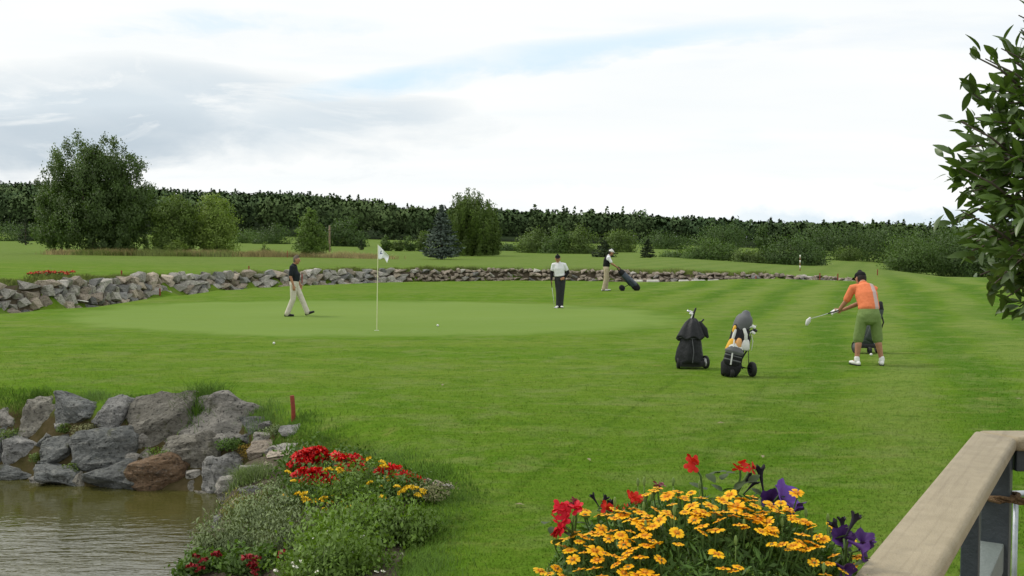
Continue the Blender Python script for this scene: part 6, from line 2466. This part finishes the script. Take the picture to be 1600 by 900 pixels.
# ------------------------------------------------------------------ potted bay tree at the right edge
BT = vec(1.70, 2.70, .55)
M_BAY = pmat('bay_leaf', (.062, .112, .022), .38, (.090, .155, .03), 30, spec=.5, trans=.25, rnd=.35)
M_BAYT = pmat('bay_leaf_inner', (.036, .066, .016), .4, spec=.5, trans=.22, tintamt=.35)
bt = thing('bay_tree', 'dense bay tree with pointed glossy leaves at the right photo edge', 'tree', tuple(BT))
m = MB()
m.loft([(0, 0, 0), (0, 0, .08), (0, 0, .34), (0, 0, .38)], [.14, .155, .19, .20], n=24, caps=False)
m.build('pot', M_TERRA, bt)
m = MB()
m.loft([(0, 0, .3), (.01, .0, .8), (-.01, .0, 1.3), (0, 0, 1.9)], [.025, .022, .02, .008], n=10)
m.build('trunk', M_BARK, bt)
rb = np.random.default_rng(12)
cz, RX, RZ = 1.80, .47, .45
tw = MB()
tips = []
for k in range(430):
    ph_ = k * 2.39996
    zc_ = 1 - 2 * (k + .5) / 430
    d = unit(vec(math.cos(ph_) * math.sqrt(1 - zc_ * zc_), math.sin(ph_) * math.sqrt(1 - zc_ * zc_), zc_) + rb.normal(size=3) * .08)
    e = (abs(d[0]) ** 3 + abs(d[1]) ** 3 + abs(d[2]) ** 3) ** (1 / 3)
    s_ = rb.uniform(.55, 1.0) ** .5
    end = vec(d[0] / e * RX * s_, d[1] / e * RX * .9 * s_, cz + d[2] / e * RZ * s_)
    st = vec(0, 0, cz - .25 + rb.uniform(0, .4))
    tw.loft([st, st * .5 + end * .5 + vec(0, 0, .03), end], [.006, .004, .002], n=5)
    tips.append((st, end))
tw.build('twigs', M_BARK, bt)
BL = [broad_leaf('leaf', ln, wd, M_BAY, fo) for ln, wd, fo in ((.058, .024, .3), (.050, .022, .1), (.064, .025, .45), (.043, .020, .2))]
lv = []
for st, end in tips:
    for j in range(15):
        f = rb.uniform(.6, 1.0) ** .6
        p = st + (end - st) * f + rb.normal(size=3) * .012
        dv = unit(unit(end - st) * .7 + rb.normal(size=3) * .65 + vec(0, 0, .35))
        lv.append((p, dv, rb.uniform(-1.2, 1.2), int(rb.integers(4)), rb.uniform(.75, 1.15)))
# long shoots that stick out
for px, py in ((1592, 24), (1515, 84), (1502, 330), (1540, 92), (1565, 76), (1500, 190), (1502, 262)):
    p = W(px, py, 2.62) - BT
    for j in range(3):
        dv = unit(vec(-.5, -.1, .8) + rb.normal(size=3) * .35) if py < 120 else unit(vec(-1, -.1, .1) + rb.normal(size=3) * .45)
        lv.append((p + rb.normal(size=3) * .02 + vec(.03, 0, -.02), dv, rb.uniform(-1, 1), int(rb.integers(4)), .95))
    # shoot
    m = MB()
    m.loft([p + vec(.16, .05, -.08), p + vec(.08, 0, -.04), p], [.004, .003, .0015], n=5)
    m.build('shoot', M_BARK, bt)


def leaf_matrix(p, dv, roll, sc):
    x = Vector(dv)
    z = Vector((0, 0, 1)) - x * x.z
    if z.length < .05:
        z = Vector((0, 1, 0))
    z.normalize()
    y = z.cross(x)
    Rm = Matrix((x, y, z)).transposed() @ Matrix.Rotation(roll, 3, 'X')
    return Matrix.Translation(Vector(p)) @ Rm.to_4x4() @ Matrix.Diagonal((sc, sc, sc, 1))


lv.sort(key=lambda q: (q[0][0] + BT[0]) / (q[0][1] + BT[1]) * 1.0 + .12 * q[0][1])
rest = MB()
for k, (p, dv, ro_, ki, sc) in enumerate(lv):
    Mx = leaf_matrix(p, dv, ro_, sc)
    if k < 300:
        o = link('leaf', BL[ki], bt)
        o.matrix_local = Mx
    else:
        rest.add([Mx @ v.co for v in BL[ki].vertices], [tuple(f.vertices) for f in BL[ki].polygons])
tag(rest.build('foliage', M_BAY, bt), kind='stuff')
